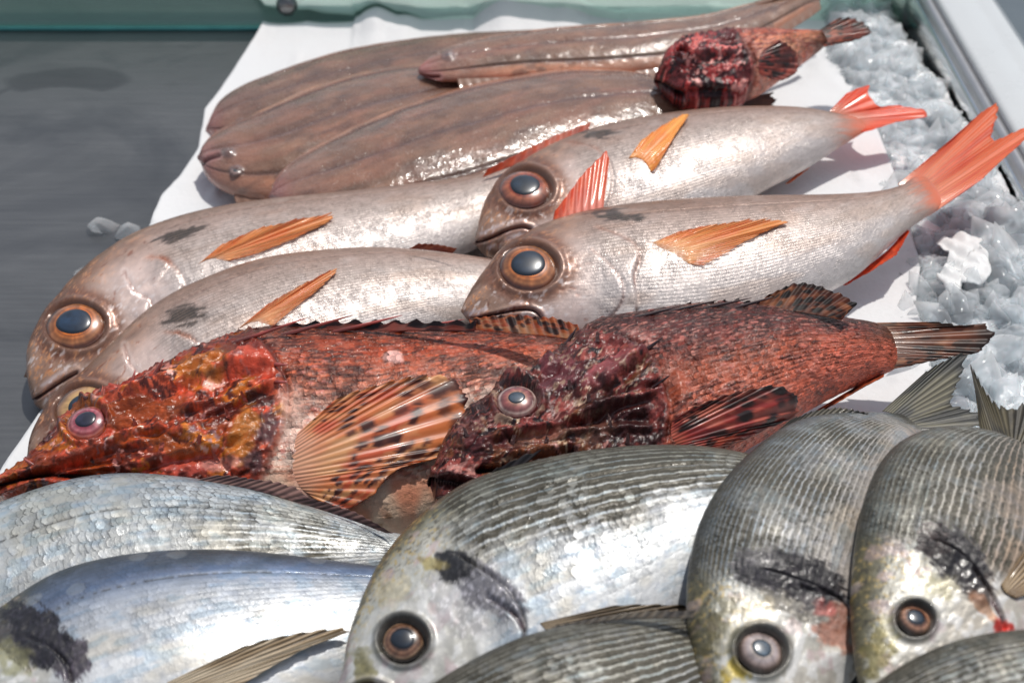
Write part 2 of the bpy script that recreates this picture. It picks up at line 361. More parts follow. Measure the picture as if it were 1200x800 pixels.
        if alpha: al = alpha*sstep(.35, 1., T)*(.4+.6*(.5-.5*np.cos(R2*2*math.pi)))+(alpha*1.6*sstep(.16, .0, T) if on_body else 0)
        if clear: al = np.maximum(al, clear[2]*sstep(clear[0], clear[1], ra)[:, None]*sstep(.05, .5, T)*(.35+.65*(.5-.5*np.cos(R2*2*math.pi)))); al = np.maximum(al, .85*sstep(.86, 1.0, T+.10*(vn2(R2*2.7, T*0, 5)-.5)))
        n1 = na*nl; q = gridq(na, nl); qb = q[:, ::-1]+n1
        bi = np.r_[np.arange(nl-1), (na-1)*nl+np.arange(nl-1)[::-1]+1]; bj = np.r_[np.arange(nl-1)+1, (na-1)*nl+np.arange(nl-1)[::-1]]
        e = np.arange(na-1)*nl+nl-1; bi = np.r_[bi, e]; bj = np.r_[bj, e+nl]
        side = np.stack([bi, bj, bj+n1, bi+n1], -1)
        uv = np.stack([R2, T*6], -1).reshape(-1, 2); pr = np.zeros((n1, 4)); pr[:, 3] = al.ravel(); c3 = np.clip(lin(cc.reshape(-1, 3)), 0, 1)
        o = mesh_np(name, np.vstack([P.reshape(-1, 3), Q.reshape(-1, 3)]), np.vstack([q, qb, side]), MAT_FIN_WET if on_body else MAT_FIN, s.root, np.vstack([c3, c3]), np.vstack([pr, pr]), np.vstack([uv, uv]))
        if label: o['label'] = label
        return o
    def tail(s, L, spread, color, fork=.55, nray=16, **k):
        """tail fin in the plane of the body, set out in the fish's own directions"""
        i = int(s.ns*.985)-1; C = s.C[i]; t = unit(s.C[i]-s.C[i-14]); w_ = s.w[i]; a = max(s.a[i], .004)
        rt = [C+w_*a*.95, C+w_*a*.3, C-w_*a*.3, C-w_*a*.95]; tp = [C+t*L*x+w_*y*spread for x, y in ((.55, .72), (1, 1), (.86, .6), (fork, 0), (.86, -.6), (1, -1), (.55, -.72))]
        s.fin('tail_fin', project(np.array(rt))[0], project(np.array(tp))[0], nray, color, zoff=s.off[-1], lift=(.0005, .0005), **k)
    def spines(s, name, items, r=.0011, col=((200, 110, 100), (120, 50, 45), (235, 190, 180)), zoff=.0):
        """each item: base pixel, tip pixel, lift of the tip (m); every spine is a mesh of its own"""
        for k, (b, t, lf) in enumerate(items):
            B, _, dm = s.surf([b]); B = B[0]; T = unproj(np.array(t, float), B, s.n)+s.n*lf; m = 9
            ax = unit(T-B); x = unit(np.cross(ax, np.array([.3, .2, 1.]))); y = np.cross(ax, x); L = np.linspace(0, 1, 14); th = np.linspace(0, 2*math.pi, m, endpoint=False)
            rr = r*(1-L)**.7+.00012; bend = s.n*.0
            V = (B-s.n*.001)+(T-B)*L[:, None]; V = V[:, None]+rr[:, None, None]*(np.cos(th)[:, None]*x+np.sin(th)[:, None]*y)[None]
            cc = np.stack([np.interp(L, [0, .5, 1], [c[j]/255 for c in col]) for j in range(3)], -1); cc = np.repeat(cc[:, None], m, 1)
            cc = cc*(.8+.4*vn2(L*5+k*3, L*0+k, 5))[:, None, None]
            mesh_np(name, V.reshape(-1, 3), gridq(14, m, True), MAT_SPINE, s.root, lin(cc.reshape(-1, 3)))

def stops(v, st):
    st = sorted(st); k = [a for a, _ in st]
    return np.stack([np.interp(v, k, [c[j]/255 for _, c in st]) for j in range(3)], -1)

def seam(f, poly, depth=.0012, wd=2.2, step=.0012, side=1, sw=7, soft=1.0):
    """a gill-cover edge: a groove along the line and a plate that stands proud on the head side"""
    d, sg, al = pdist(f.X, f.Y, poly); fade = sstep(0, .12, al)*sstep(1.0, .88, al)
    fade = fade*(.35+.65*sstep(.3, .6, vn2(al*7+f.seed*3.1, al*0, 17)))
    f.disp += -depth*gau(d, wd)*fade + .6*step*gau(d, sw*3)*sstep(sw, -1, sg*side*-1+0)*fade*(sg*side > 0)
    return d, sg*side, fade
def socket(f, c, r, up=.0012, ry=None):
    e = ell(f.X, f.Y, c, r, ry or r*.78)
    f.disp += up*gau(e-1.14, .13) - .004*sstep(1.04, .8, e)
    return e

# ------------------------------------------------------------------ pink sea breams
def paint_pink(f, eye, er, oper, preop=None, mouth=None, blotch=None, bdir=(1, 0), side=1, shade=1.0, tailc=(230, 146, 116)):
    X, Y, u, v = f.X, f.Y, f.u, f.v; sd = f.seed
    c = stops(f.VN, [(1, (112, 82, 66)), (.82, (156, 124, 108)), (.5, (190, 168, 158)), (.15, (198, 186, 180)), (-.4, (206, 200, 198)), (-1, (214, 210, 208))])
    c = c*(1+(fbm(u*.7, v*1.1, sd, 4)-.5)[..., None]*.12)
    c = mix(c, c*rgb(228, 205, 188), sstep(.5, .75, fbm(u*.35, v*.9, sd+3, 3))*.35)
    # fine dashes along the scale rows
    fl = fbm(u*3.0, v*9, sd+8, 3); c = c*(1-.12*sstep(.55, .75, fl)*sstep(-.6, .4, f.VN))[..., None]
    d, sg, al = pdist(X, Y, oper); er2 = ell(X, Y, eye, er, er*.78)
    hx = f.S; so = np.interp(eye[0], [0, 1], [0, 1])
    # the head ends at the gill cover: distance measured along the body
    iop = np.argmin(d.min(1)); shead = f.S[iop, 0]
    head = sstep(shead+.02, shead-.05, f.S)
    snout = sstep(shead*.80, shead*.15, f.S)
    bz = rgb(122, 84, 60); pk = rgb(224, 202, 194)
    n1 = fbm(u*1.6, v*1.6, sd+21, 5); n2 = fbm(u*6, v*6, sd+22, 3)
    c = mix(c, pk*(0.82+.36*n1)[..., None], head*.7)
    top = sstep(.1, .75, f.VN)
    c = mix(c, bz*(.7+.6*n1)[..., None], np.clip(head*top*.62+snout*.62*sstep(.25, .6, n1+.25*snout), 0, .95))
    ring = gau(er2-1.35, .3); c = mix(c, rgb(120, 80, 62)*(.75+.5*n2)[..., None], ring*.8)
    gold = sstep(.60, .70, n2)*sstep(.42, .6, n1)*head*(snout+.4*top+.3*ring).clip(0, 1); c = mix(c, rgb(222, 158, 110), gold*.75)
    sil = sstep(.63, .74, fbm(u*4+9, v*5, sd+23, 3))*head*sstep(.3, -.3, f.VN); c = mix(c, rgb(238, 232, 232), sil*.7)
    # veins and faint seams in the cheek
    vein = sstep(.86, .95, ridge(u*.9, v*.9, sd+40, 3))*head; c = mix(c, c*rgb(190, 140, 122), vein*.6)
    f.disp += .0006*(n1-.5)*head+.00022*(n2-.5)*head-.00025*vein
    f.par[..., 0] = 1-.82*head; f.par[..., 1] = .36-.05*head; f.par[..., 2] = .14+.10*sstep(.2, -.4, f.VN); f.par[..., 3] = .45*sstep(-.7, .2, f.VN)*(1-head)*(.6+.4*vn2(u*2, v, sd))
    # gill cover
    dd, s2, fd = seam(f, oper, .0018, 1.6, .0030, side, 8)
    dn = np.abs(d+5*(n1-.5)+3*(n2-.5)); fr = gau(dn, 3.0)*fd*sstep(.75, .1, al)*(.5+.7*vn2(al*9, al*0, sd)); c = mix(c, rgb(186, 108, 80), np.clip(fr, 0, .75)); c = mix(c, rgb(140, 96, 84), gau(d, 1.1)*fd*.5)
    if preop:
        d2, _, _ = seam(f, preop, .0014, 1.5, .0020, side, 7); c = mix(c, rgb(150, 118, 112), gau(d2, 1.5)*.6); c = mix(c, rgb(236, 228, 226), gau(d2-3.5, 2)*.35)
    if mouth:
        dm, sm, am = pdist(X, Y, mouth); f.disp += -.0022*gau(dm, 1.5)+.0005*gau(dm-4.2, 2.6); c = mix(c, rgb(70, 38, 36), gau(dm, 1.6)*.95); c = mix(c, rgb(140, 100, 92), gau(dm-4, 2.2)*.5*sstep(.35, .6, n1))
        c = mix(c, rgb(222, 215, 222), gau(dm-9, 2.5)*sstep(.45, .6, n1)*.6); f.par[..., 0] *= 1-gau(dm, 8)
    if blotch:
        for (bx, by, rx, ry, an) in blotch:
            e = ell(X, Y, (bx, by), rx, ry, an); a = math.radians(an); lx = (X-bx)*math.cos(a)+(Y-by)*math.sin(a); ly = -(X-bx)*math.sin(a)+(Y-by)*math.cos(a)
            nn = fbm(lx*.07+sd, ly*.35+lx*.06, sd+51, 3); ms = sstep(1.15, .55, e+(nn-.5)*1.9); c = mix(c, rgb(30, 27, 28), ms*.95); f.par[..., 2] *= 1-ms; f.par[..., 1] += .2*ms
    # socket
    socket(f, eye, er); c = mix(c, rgb(92, 60, 44), sstep(1.25, 1.0, er2)*.8)
    # lateral line
    ll = gau(f.VN-.52-.1*np.sin(f.S*3), .018)*sstep(shead, shead+.05, f.S); f.disp -= .0003*ll; c = mix(c, rgb(126, 100, 92), ll*.55*sstep(.35, .6, fbm(u*8, v*0, sd, 2)))
    # belly smear near the vent and pale patches
    c = mix(c, rgb(236, 232, 232), sstep(.6, .8, fbm(u*.8, v*1.4, sd+61, 3))*.2*(1-head))
    te = sstep(.90, .975, f.S+.07*(fbm(u*.8, v*7, sd+71, 3)-.5)); c = mix(c, rgb(*tailc), te*.95); c = mix(c, c*rgb(236, 190, 176), sstep(.86, .98, f.S)*.6); f.par[..., 0] *= 1-te; f.par[..., 2] *= 1-te
    f.col = np.clip(c*shade*rgb(266, 260, 257), 0, 1)
def grey_fin(a=(120, 110, 92), b=(74, 70, 66), tipd=.0):
    def fn(R, T, X, Y):
        c = mix(rgb(*a), rgb(*b), sstep(.4, .7, fbm(R*.5, T*2, 7, 3))); c = mix(c, rgb(40, 40, 44), tipd*sstep(.75, 1, T)); return c*(.85+.22*np.cos(R*2*math.pi))[..., None]
    return fn
def orange_fin(base=(232, 120, 62), deep=(205, 72, 40), pale=(238, 178, 140), palebase=0.0, brt=1.08):
    def fn(R, T, X, Y):
        n = fbm(R*.9, T*2.5, 3, 3); c = mix(rgb(*base), rgb(*deep), sstep(.42, .68, n)*.8); c = mix(c, rgb(*pale), np.clip(sstep(.55, .0, T)*palebase, 0, 1)*.9)
        st = .5+.5*np.cos(R*2*math.pi); c = c*(1-.10*st*(1-T*.3))[..., None]; return np.clip(c*brt*rgb(262, 258, 240), 0, 1)
    return fn
GP = 'pink sea breams laid on the paper'
IR_OR = ((.40, (236, 122, 30)), (.555, (236, 126, 36)), (.61, (150, 80, 36)), (.67, (196, 116, 58)), (.75, (140, 84, 48)), (.85, (164, 108, 70)), (.95, (104, 62, 44)), (1.06, (70, 44, 36)))

p4 = [(546, 350), (547, 374), (558, 330), (560, 384), (580, 302), (590, 394), (612, 276), (630, 402), (660, 255), (680, 408), (730, 241), (750, 410), (810, 234), (825, 404), (880, 231), (890, 384), (940, 230), (950, 356), (985, 229), (1000, 328), (1025, 226), (1040, 292), (1055, 218), (1075, 262), (1072, 208), (1098, 246)]
f = Fish('pink_sea_bream', 'pink silver bream behind the maroon scorpionfish, its forked red tail reaching the metal rim', p4, .060, (0, -.30), .40, rows=62, mat=MAT_PINK, seed=4, group=GP, lift=[(0, .006), (.4, 0), (1, -.020)])
paint_pink(f, (620, 313), 35, [(690, 264), (720, 273), (745, 287), (749, 305), (743, 325), (747, 355), (735, 392)], [(693, 292), (712, 308), (728, 330), (729, 352), (714, 374)], [(545, 377), (570, 371), (600, 364), (624, 363), (634, 372)], [(722, 253, 26, 6.5, 8)], side=1)
f.build(); f.eye((620, 313), 34, .60, IR_OR, pupil=(34, 52, 72))
f.fin('pectoral_fin', [(764, 285), (776, 291), (792, 299), (806, 309)], [(800, 272), (870, 259), (932, 257), (905, 271), (868, 290), (826, 313)], 22, orange_fin((248, 156, 88), (236, 124, 62), (248, 202, 166), .5), on_body=True, lift=(.0002, .0016), rag=.10, alpha=.3, clear=(.30, .95, .85))
f.fin('dorsal_fin', [(648, 258), (668, 255), (690, 250), (707, 245)], [(650, 252), (682, 208), (711, 178), (714, 190)], 7, orange_fin((236, 112, 76), (222, 84, 54), (226, 140, 120), .3), zoff=.003, rag=.03)
f.fin('tail_fin', [(1052, 217), (1064, 222), (1078, 236), (1088, 254)], [(1120, 164), (1150, 136), (1174, 119), (1171, 140), (1164, 166), (1176, 163), (1196, 154), (1212, 150), (1208, 163), (1150, 216)], 20, orange_fin((236, 128, 84), (222, 92, 58), (236, 170, 142), .6), zoff=-.020, rag=.05, lift=(.001, .004), wave=.001, notch=.02)
f.fin('anal_fin', [(1060, 268), (1046, 288), (1020, 310), (985, 334)], [(1066, 276), (1050, 303), (1024, 321), (992, 338)], 9, orange_fin((226, 96, 56), (200, 70, 44)), zoff=-.018, rag=.25)

p3 = [(559, 270), (561, 292), (566, 240), (575, 304), (584, 212), (605, 306), (612, 189), (645, 306), (655, 166), (695, 303), (705, 149), (750, 292), (765, 137), (805, 274), (830, 129), (860, 248), (890, 126), (905, 222), (935, 127), (940, 204), (970, 132), (975, 181), (1000, 138), (1012, 156)]
f = Fish('pink_sea_bream', 'pink silver bream just in front of the small scorpionfish, its red tail on the ice', p3, .046, (0, -.24), .40, rows=62, mat=MAT_PINK, seed=3, group=GP, lift=[(0, 0), (.6, 0), (1, -.008)])
paint_pink(f, (617, 221), 31, [(655, 166), (690, 171), (707, 182), (717, 202), (716, 225), (708, 250)], None, [(559, 284), (575, 279), (592, 271), (610, 266), (622, 268)], [(698, 156, 22, 5.5, 2)], side=1)
f.build(); f.eye((616, 221), 30, .60, ((.40, (196, 84, 40)), (.56, (190, 78, 40)), (.62, (124, 52, 32)), (.7, (176, 98, 66)), (.85, (146, 88, 68)), (1.06, (84, 50, 40))), pupil=(36, 52, 68))
f.fin('pectoral_fin', [(737, 186), (748, 186), (757, 192), (763, 202)], [(752, 168), (780, 148), (809, 134), (800, 150), (786, 172), (768, 202)], 10, orange_fin((248, 162, 78), (238, 132, 56), (226, 170, 110), .2), on_body=True, lift=(.0006, .003), rag=.06, clear=(.6, 1.0, .6))
f.fin('tail_fin', [(972, 131), (984, 134), (998, 142), (1004, 156)], [(992, 113), (1008, 106), (1020, 103), (1016, 112), (1022, 122), (1030, 130), (1050, 127), (1086, 133), (1088, 141), (1050, 147), (1016, 158)], 16, orange_fin((242, 100, 58), (226, 78, 44), (206, 150, 130), .75), zoff=-.0065, rag=.03, notch=.01)
f.fin('anal_fin', [(966, 166), (956, 182), (944, 196), (920, 216)], [(971, 169), (964, 186), (950, 199), (928, 217)], 7, orange_fin((214, 120, 60), (150, 90, 60)), zoff=-.010, rag=.2)

p1 = [(33, 428), (33, 448), (38, 400), (37, 470), (56, 366), (52, 487), (85, 329), (95, 484), (125, 294), (150, 455), (175, 267), (220, 425), (240, 247), (290, 398), (320, 234), (365, 370), (400, 226), (440, 343), (475, 217), (505, 318), (545, 208), (565, 290), (600, 193), (618, 254), (645, 176), (660, 215), (680, 162), (695, 190)]
f = Fish('pink_sea_bream', 'pink bream whose bronze snout and mouth overhang the bare steel at the left', p1, .030, (0, -.24), .40, rows=62, mat=MAT_PINK, seed=1, group=GP, lift=[(0, 0), (.45, 0), (.75, -.012), (1, -.020)])
paint_pink(f, (89, 381), 35, [(165, 304), (182, 301), (200, 309), (213, 325), (214, 345), (200, 370)], [(146, 318), (160, 343), (176, 352), (172, 380)], [(30, 474), (50, 462), (72, 447), (90, 437)], [(208, 275, 26, 8, -16)], side=1)
f.build(); f.eye((89, 381), 34, .60, IR_OR, pupil=(36, 60, 86))
f.fin('pectoral_fin', [(231, 311), (240, 306), (252, 304), (266, 306)], [(262, 288), (325, 263), (407, 250), (372, 271), (318, 294), (274, 306)], 22, orange_fin((246, 160, 100), (236, 128, 70), (240, 190, 160), .4), on_body=True, lift=(.0002, .0018), rag=.10, alpha=.3, clear=(.35, .95, .8))
f.fin('dorsal_fin', [(566, 208), (600, 195), (645, 178), (688, 160)], [(572, 202), (606, 184), (648, 163), (692, 147)], 9, orange_fin((206, 92, 56), (184, 70, 44)), zoff=.002, rag=.08)

f.tail(.050, .036, orange_fin((236, 128, 84), (222, 92, 58)))

p2 = [(34, 528), (34, 545), (40, 503), (45, 562), (62, 468), (80, 565), (92, 440), (125, 552), (130, 403), (180, 528), (175, 362), (245, 500), (230, 331), (315, 472), (300, 306), (385, 447), (370, 295), (445, 424), (440, 291), (505, 403), (510, 296), (560, 385), (565, 303), (605, 368), (615, 312), (640, 352), (655, 318), (670, 342)]
f = Fish('pink_sea_bream', 'pink bream half hidden behind the orange scorpionfish head, its eye partly covered', p2, .038, (0, -.28), .40, rows=62, mat=MAT_PINK, seed=2, group=GP, lift=[(0, .002), (.45, 0), (.7, -.014), (1, -.030)])
paint_pink(f, (101, 481), 38, [(186, 389), (213, 392), (233, 403), (243, 418), (240, 445)], [(146, 404), (152, 425), (165, 440)], None, [(221, 368, 28, 11, -4)], side=1)
f.build(); f.eye((103, 481), 37, .55, ((.40, (120, 100, 70)), (.55, (196, 160, 104)), (.75, (186, 146, 100)), (.93, (120, 84, 60)), (1.06, (70, 48, 40))), pupil=(40, 62, 84))
f.fin('pectoral_fin', [(276, 388), (290, 380), (304, 378), (318, 382)], [(318, 356), (360, 332), (407, 311), (378, 339), (348, 362), (322, 383)], 20, orange_fin((244, 164, 112), (234, 132, 80), (236, 190, 160), .4), on_body=True, lift=(.0002, .0018), rag=.10, alpha=.3, clear=(.35, .95, .8))
f.fin('dorsal_fin', [(480, 292), (500, 293), (530, 297)], [(492, 289), (512, 290), (536, 295)], 6, orange_fin((170, 96, 70), (140, 70, 56)), zoff=.002, rag=.1)

f.tail(.050, .036, orange_fin((236, 128, 84), (222, 92, 58)))

# ------------------------------------------------------------------ scorpionfish
def mosaic(f, pal, sc=1.0, sd=0, warp=.8):
    """patches of several skin colours with irregular edges"""
    u, v = f.u*sc, f.v*sc; wx = fbm(u*.9, v*.9, sd+1, 4)-.5; wy = fbm(u*.9+40, v*.9, sd+2, 4)-.5; u2, v2 = u+warp*3*wx, v+warp*3*wy
    c = np.ones(f.X.shape+(3,))*rgb(*pal[0][0])
    for k, (cl, th, fr) in enumerate(pal[1:]):
        m = fbm(u2*fr+k*13.7, v2*fr-k*7.1, sd+10+k*5, 4); c = mix(c, rgb(*cl), sstep(th, th+.05, m)*.92)
    return c
def paint_scorp(f, eye, er, ery, oper, palh, bodyst, palb, ridges, mouth=None, rough=1.0, side=1, cream=None, hs=1.0, patches=(), plates=()):
    X, Y, u, v, sd = f.X, f.Y, f.u, f.v, f.seed
    d, sg, al = pdist(X, Y, oper); iop = np.argmin(d.min(1)); sh = f.S[iop, 0]
    sgn = sg*side; head = np.maximum(sstep(-6, 8, sgn)*(np.abs(f.S-sh) < .14), sstep(sh-.06, sh-.12, f.S)); head = np.where(f.S > sh+.13, 0, head)
    e2 = ell(X, Y, eye, er, ery)
    # body: short streaky scales
    b = stops(f.VN, bodyst); st = fbm(u*1.7+1.3*v, v*7.5-.8*u, sd+3, 4); st2 = fbm(u*3.2+2.2*v, v*13-1.4*u, sd+4, 3); big = fbm(u*.55, v*.8, sd+5, 4)
    dk, lt = palb; b = mix(b, rgb(*dk), sstep(.46, .62, .6*st+.4*big+.12*f.VN)*.72)
    b = mix(b, rgb(*lt), sstep(.56, .66, st2*.75+st*.25-.05*f.VN)*.72)
    f1, f2, idv = worley(u*2.1+.6*v, v*3.6, sd+6); flake = (idv > .90)*sstep(.42, .28, f1+.3*(st2-.5)); b = mix(b, rgb(222, 136, 124), flake*.7); f.disp += .0005*flake
    f.disp += .0007*(st-.5)*(1-head)
    # head: skin folds, ridges, warts
    h = mosaic(f, palh, hs, sd+30); r1 = ridge(u*.55*hs, v*.55*hs, sd+60, 5); r2 = fbm(u*2.2, v*2.2, sd+61, 4); w1, w2, wid = worley(u*2.6+r2, v*2.6, sd+62)
    wart = sstep(.45, .1, w1)*(wid > .45)
    h = h*(.95+.36*r2)[..., None]; h = mix(h, h*rgb(180, 150, 140), sstep(.35, .85, f.VN)*.7)
    r3 = ridge(u*1.3*hs, v*1.3*hs, sd+64, 4); f.disp += head*rough*(.0024*(r1-.62)+.0012*(r3-.62)+.0008*(r2-.5)+.0009*wart)
    f.disp += head*rough*.0007*(fbm(u*7, v*7, sd+63, 3)-.5); fine_ = fbm(u*9, v*9, sd+67, 3); h = h*(.72+.56*fine_)[..., None]
    for (poly, hh, wd) in ridges:
        dr, sr, ar = pdist(X, Y, poly); fa = sstep(0, .15, ar)*sstep(1, .85, ar); f.disp += fa*(hh*gau(dr, wd)-hh*.7*gau(dr-wd*1.9, wd*.8)*(sr > 0))
        if hh > 0: h = mix(h, h*1.25+.03, gau(dr, wd)*fa*.5)
    for (x, y, rx, ry, an, cl, am) in patches:
        e = ell(X, Y, (x, y), rx, ry, an); ms = sstep(1.15, .75, e+(fbm(u*1.3, v*1.3, sd+81, 5)-.5)*2.0)*am; h = mix(h, rgb(*cl)*(.72+.55*fbm(u*3, v*3, sd+82, 4))[..., None], ms)
    for (x, y, rx, ry, an, hh) in plates:
        e = ell(X, Y, (x, y), rx, ry, an); e = e+.9*(fbm(u*1.1+7, v*1.1, sd+83, 4)-.5)+.3*(r2-.5); f.disp += hh*sstep(1.12, .86, e); h = mix(h, h*.5, gau(e-1.08, .07)*.55); h = mix(h, h*1.3+.04, gau(e-.88, .07)*.4)
    if cream: h = mix(h, rgb(*cream[0]), sstep(cream[1], cream[1]+.08, fbm(u*1.7, v*2.1, sd+66, 4))*.8)
    c = mix(b, h, head); f.par[..., 0] = .95*(1-head)+.12*head; f.par[..., 1] = .36-.04*head; f.par[..., 2] = 0
    dd = gau(d, 3.5)*sstep(0, .1, al)*sstep(1, .9, al); dd = dd*(.3+.7*sstep(.35, .6, vn2(al*8, al*0, sd+2))); f.disp += -.0016*dd+.0016*sstep(16, 1, np.abs(sgn))*(sgn > 0)*head
    c = mix(c, rgb(66, 24, 22), dd*.6); c = mix(c, rgb(226, 170, 160), gau(sgn+10, 6)*.45*sstep(.45, .65, r2))
    if mouth:
        for m, wdt in mouth:
            dm, _, _ = pdist(X, Y, m); f.disp += -.0038*gau(dm, wdt)+.0016*gau(dm-wdt*2.4, wdt*1.2); c = mix(c, rgb(34, 12, 14), gau(dm, wdt*1.05)*.95)
    f.disp += .0022*gau(e2-1.12, .14)*(.4+1.2*vn2(np.arctan2(Y-eye[1], X-eye[0])*4, e2*0, sd))-.004*sstep(1.0, .75, e2)
    te = sstep(.88, .975, f.S+.09*(fbm(u*.8, v*7, sd+71, 3)-.5)); c = mix(c, rgb(110, 66, 46)*(.7+.6*fbm(u, v*5, sd+72, 3))[..., None], te*.85)
    f.col = np.clip(c, 0, 1); return head

GS = 'scorpionfish on the paper'
pd1 = [(-14, 572), (-14, 584), (10, 552), (10, 596), (40, 532), (50, 605), (70, 497), (100, 612), (105, 466), (150, 618), (160, 443), (210, 624), (220, 415), (275, 632), (285, 391), (345, 640), (350, 384), (415, 640), (420, 384), (480, 634), (490, 386), (545, 606), (560, 388), (600, 565), (630, 395), (655, 525), (700, 405), (710, 487), (760, 412), (765, 455)]
f = Fish('scorpionfish', 'orange red scorpionfish with big spotted fan-shaped side fin and pale belly', pd1, .052, (0, -.30), .52, rows=46, mat=MAT_RED, seed=11, bexp=.6, per=30, nv=210, group=GS, lift=[(0, .0), (.42, 0), (.65, -.020), (1, -.045)])
hd = paint_scorp(f, (101, 494), 27, 24, [(300, 392), (322, 420), (336, 450), (336, 480), (331, 505), (318, 535), (306, 570)],
    [((158, 62, 36),), ((136, 58, 22), .48, .55), ((182, 68, 44), .53, .7), ((104, 40, 26), .55, .8), ((170, 96, 28), .60, .6), ((178, 80, 54), .63, 1.5), ((66, 28, 24), .64, 1.7), ((224, 160, 148), .69, 2.4), ((130, 100, 104), .71, 1.8)],
    [(1, (70, 26, 14)), (.75, (134, 54, 26)), (.4, (184, 76, 42)), (.08, (214, 122, 90)), (-.25, (236, 204, 188)), (-.7, (240, 212, 190)), (-1, (232, 150, 110))], ((62, 24, 14), (206, 120, 92)),
    [([(120, 480), (170, 458), (230, 440), (300, 425), (332, 420)], .003, 6), ([(205, 480), (250, 472), (300, 452), (325, 445)], .0035, 6), ([(30, 548), (80, 535), (130, 520), (180, 512)], .003, 6), ([(150, 548), (200, 530), (250, 520), (290, 500)], .0028, 6), ([(60, 560), (120, 552), (170, 560)], -.002, 5), ([(230, 452), (270, 430), (300, 410)], .0025, 8), ([(200, 500), (235, 515), (280, 540)], .002, 6), ([(108, 470), (140, 462), (180, 450), (230, 425), (270, 405)], .0025, 4), ([(205, 488), (260, 470), (330, 436)], -.0035, 3.5), ([(120, 520), (160, 505), (200, 500)], .003, 4), ([(20, 562), (90, 546), (150, 540)], -.0025, 3)],
    [([(-20, 578), (20, 562), (60, 556), (110, 560)], 3.0)], 1.0, 1, patches=[(160, 485, 45, 18, -8, (150, 66, 28), .9), (250, 425, 30, 14, -25, (176, 100, 34), .85), (305, 425, 30, 24, -20, (196, 76, 52), .95), (262, 482, 20, 12, 0, (92, 34, 26), .8), (302, 468, 12, 9, 0, (70, 36, 34), .85), (312, 505, 13, 18, 10, (104, 72, 74), .85), (285, 512, 14, 34, 12, (190, 116, 44), .8), (225, 545, 40, 12, 0, (214, 92, 76), .8), (255, 545, 24, 8, 0, (236, 180, 168), .55), (200, 520, 26, 12, 10, (164, 78, 30), .8), (300, 545, 13, 16, 0, (96, 66, 68), .85), (60, 540, 50, 14, -12, (150, 58, 34), .8), (300, 395, 40, 12, -15, (96, 34, 24), .7)],
    plates=[(300, 428, 34, 20, -22, .0016), (285, 515, 18, 36, 12, .0014), (255, 428, 26, 12, -25, .0010), (225, 508, 24, 14, 8, .0012), (170, 490, 36, 12, -8, .0010)])
# pale smooth belly and its pigment
X, Y = f.X, f.Y; bel = sstep(0, 30, Y-(536+ (X-330)*.05))*sstep(300, 335, X); bl = mix(rgb(240, 214, 188), rgb(236, 160, 128), sstep(.35, .7, fbm(f.u*.6, f.v*.6, 5, 3)))
bl = mix(bl, rgb(150, 110, 80), sstep(.70, .78, fbm(f.u*2, f.v*2, 8, 3))*.6); f.col = mix(f.col, bl, bel*.95); f.par[..., 0] *= 1-.8*bel; f.disp *= (1-.7*bel)
scp = sstep(22, 6, np.abs(X-352-.25*(Y-520)))*sstep(440, 480, Y); f.col = mix(f.col, rgb(240, 196, 176)*(.85+.3*fbm(f.u*2, f.v*2, 9, 3))[..., None], scp*.8)
fl = sstep(1.0, .6, ell(X, Y, (460, 419), 17, 9, 8)+.8*(fbm(f.u*2, f.v*2, 15, 3)-.5)); f.col = mix(f.col, rgb(246, 190, 180), fl*.9); f.disp += .0008*fl
f.build()
f.eye((102, 494), 24, .50, ((.42, (90, 30, 48)), (.52, (150, 62, 76)), (.70, (184, 112, 118)), (.82, (130, 54, 56)), (.92, (184, 120, 106)), (1.06, (110, 44, 30))), pupil=(44, 44, 66), bulge=.40, sink=.16)
def spotted(base=((226, 130, 66), (232, 170, 120), (214, 96, 60)), dark=(62, 26, 22), n=70, nray=19, seed=1, tipdark=0.0, root=(238, 196, 176), rootamt=0.0, ln=.035):
    rg_ = np.random.default_rng(seed); sp_ = [(round(rg_.uniform(0, nray))+rg_.normal()*.12, rg_.uniform(.25 if rootamt else .02, 1.0)**.8, ln*rg_.uniform(.6, 1.7), rg_.uniform(.28, .62), rg_.uniform(.6, 1)) for _ in range(n)]
    def fn(R, T, X, Y):
        n_ = fbm(R*.35, T*3, seed, 3); c = mix(rgb(*base[0]), rgb(*base[1]), sstep(.4, .65, n_)); c = mix(c, rgb(*base[2]), sstep(.52, .72, fbm(R*.3+9, T*4, seed+2, 3))*.8); c = mix(c, rgb(*base[1]), sstep(.55, .7, fbm(R*1.3+4, T*9, seed+12, 3))*.6)
        if rootamt: c = mix(c, rgb(*root), sstep(.30, .0, T+.25*(n_-.5))*rootamt)
        wob = .5*(fbm(R*2.2, T*26, seed+4, 3)-.5)
        for (r0, t0, lt_, wr, am) in sp_: c = mix(c, rgb(*dark), sstep(1.15, .75, np.hypot((R-r0)/wr, (T-t0)/lt_)+wob)*am)
        c = mix(c, rgb(*dark), sstep(.75, 1.0, T+.3*(n_-.5))*tipdark); return c*(.92+.10*np.cos(R*2*math.pi)*(1-.3*T))[..., None]
    return fn
f.fin('pectoral_fin', [(349, 508), (343, 528), (342, 548), (350, 568), (364, 582)], [(400, 474), (450, 457), (500, 445), (531, 443), (547, 455), (553, 475), (553, 500), (545, 520), (524, 540), (496, 549), (470, 560), (448, 582), (425, 600), (400, 608), (386, 600)], 19, spotted(((234, 132, 76), (240, 172, 116), (218, 84, 52)), (66, 28, 24), 135, 19, 21, 0., (238, 176, 146), .9, ln=.028), on_body=True, lift=(.0003, .006), rag=.05, amp=.0003, th=.0006, wave=.001)
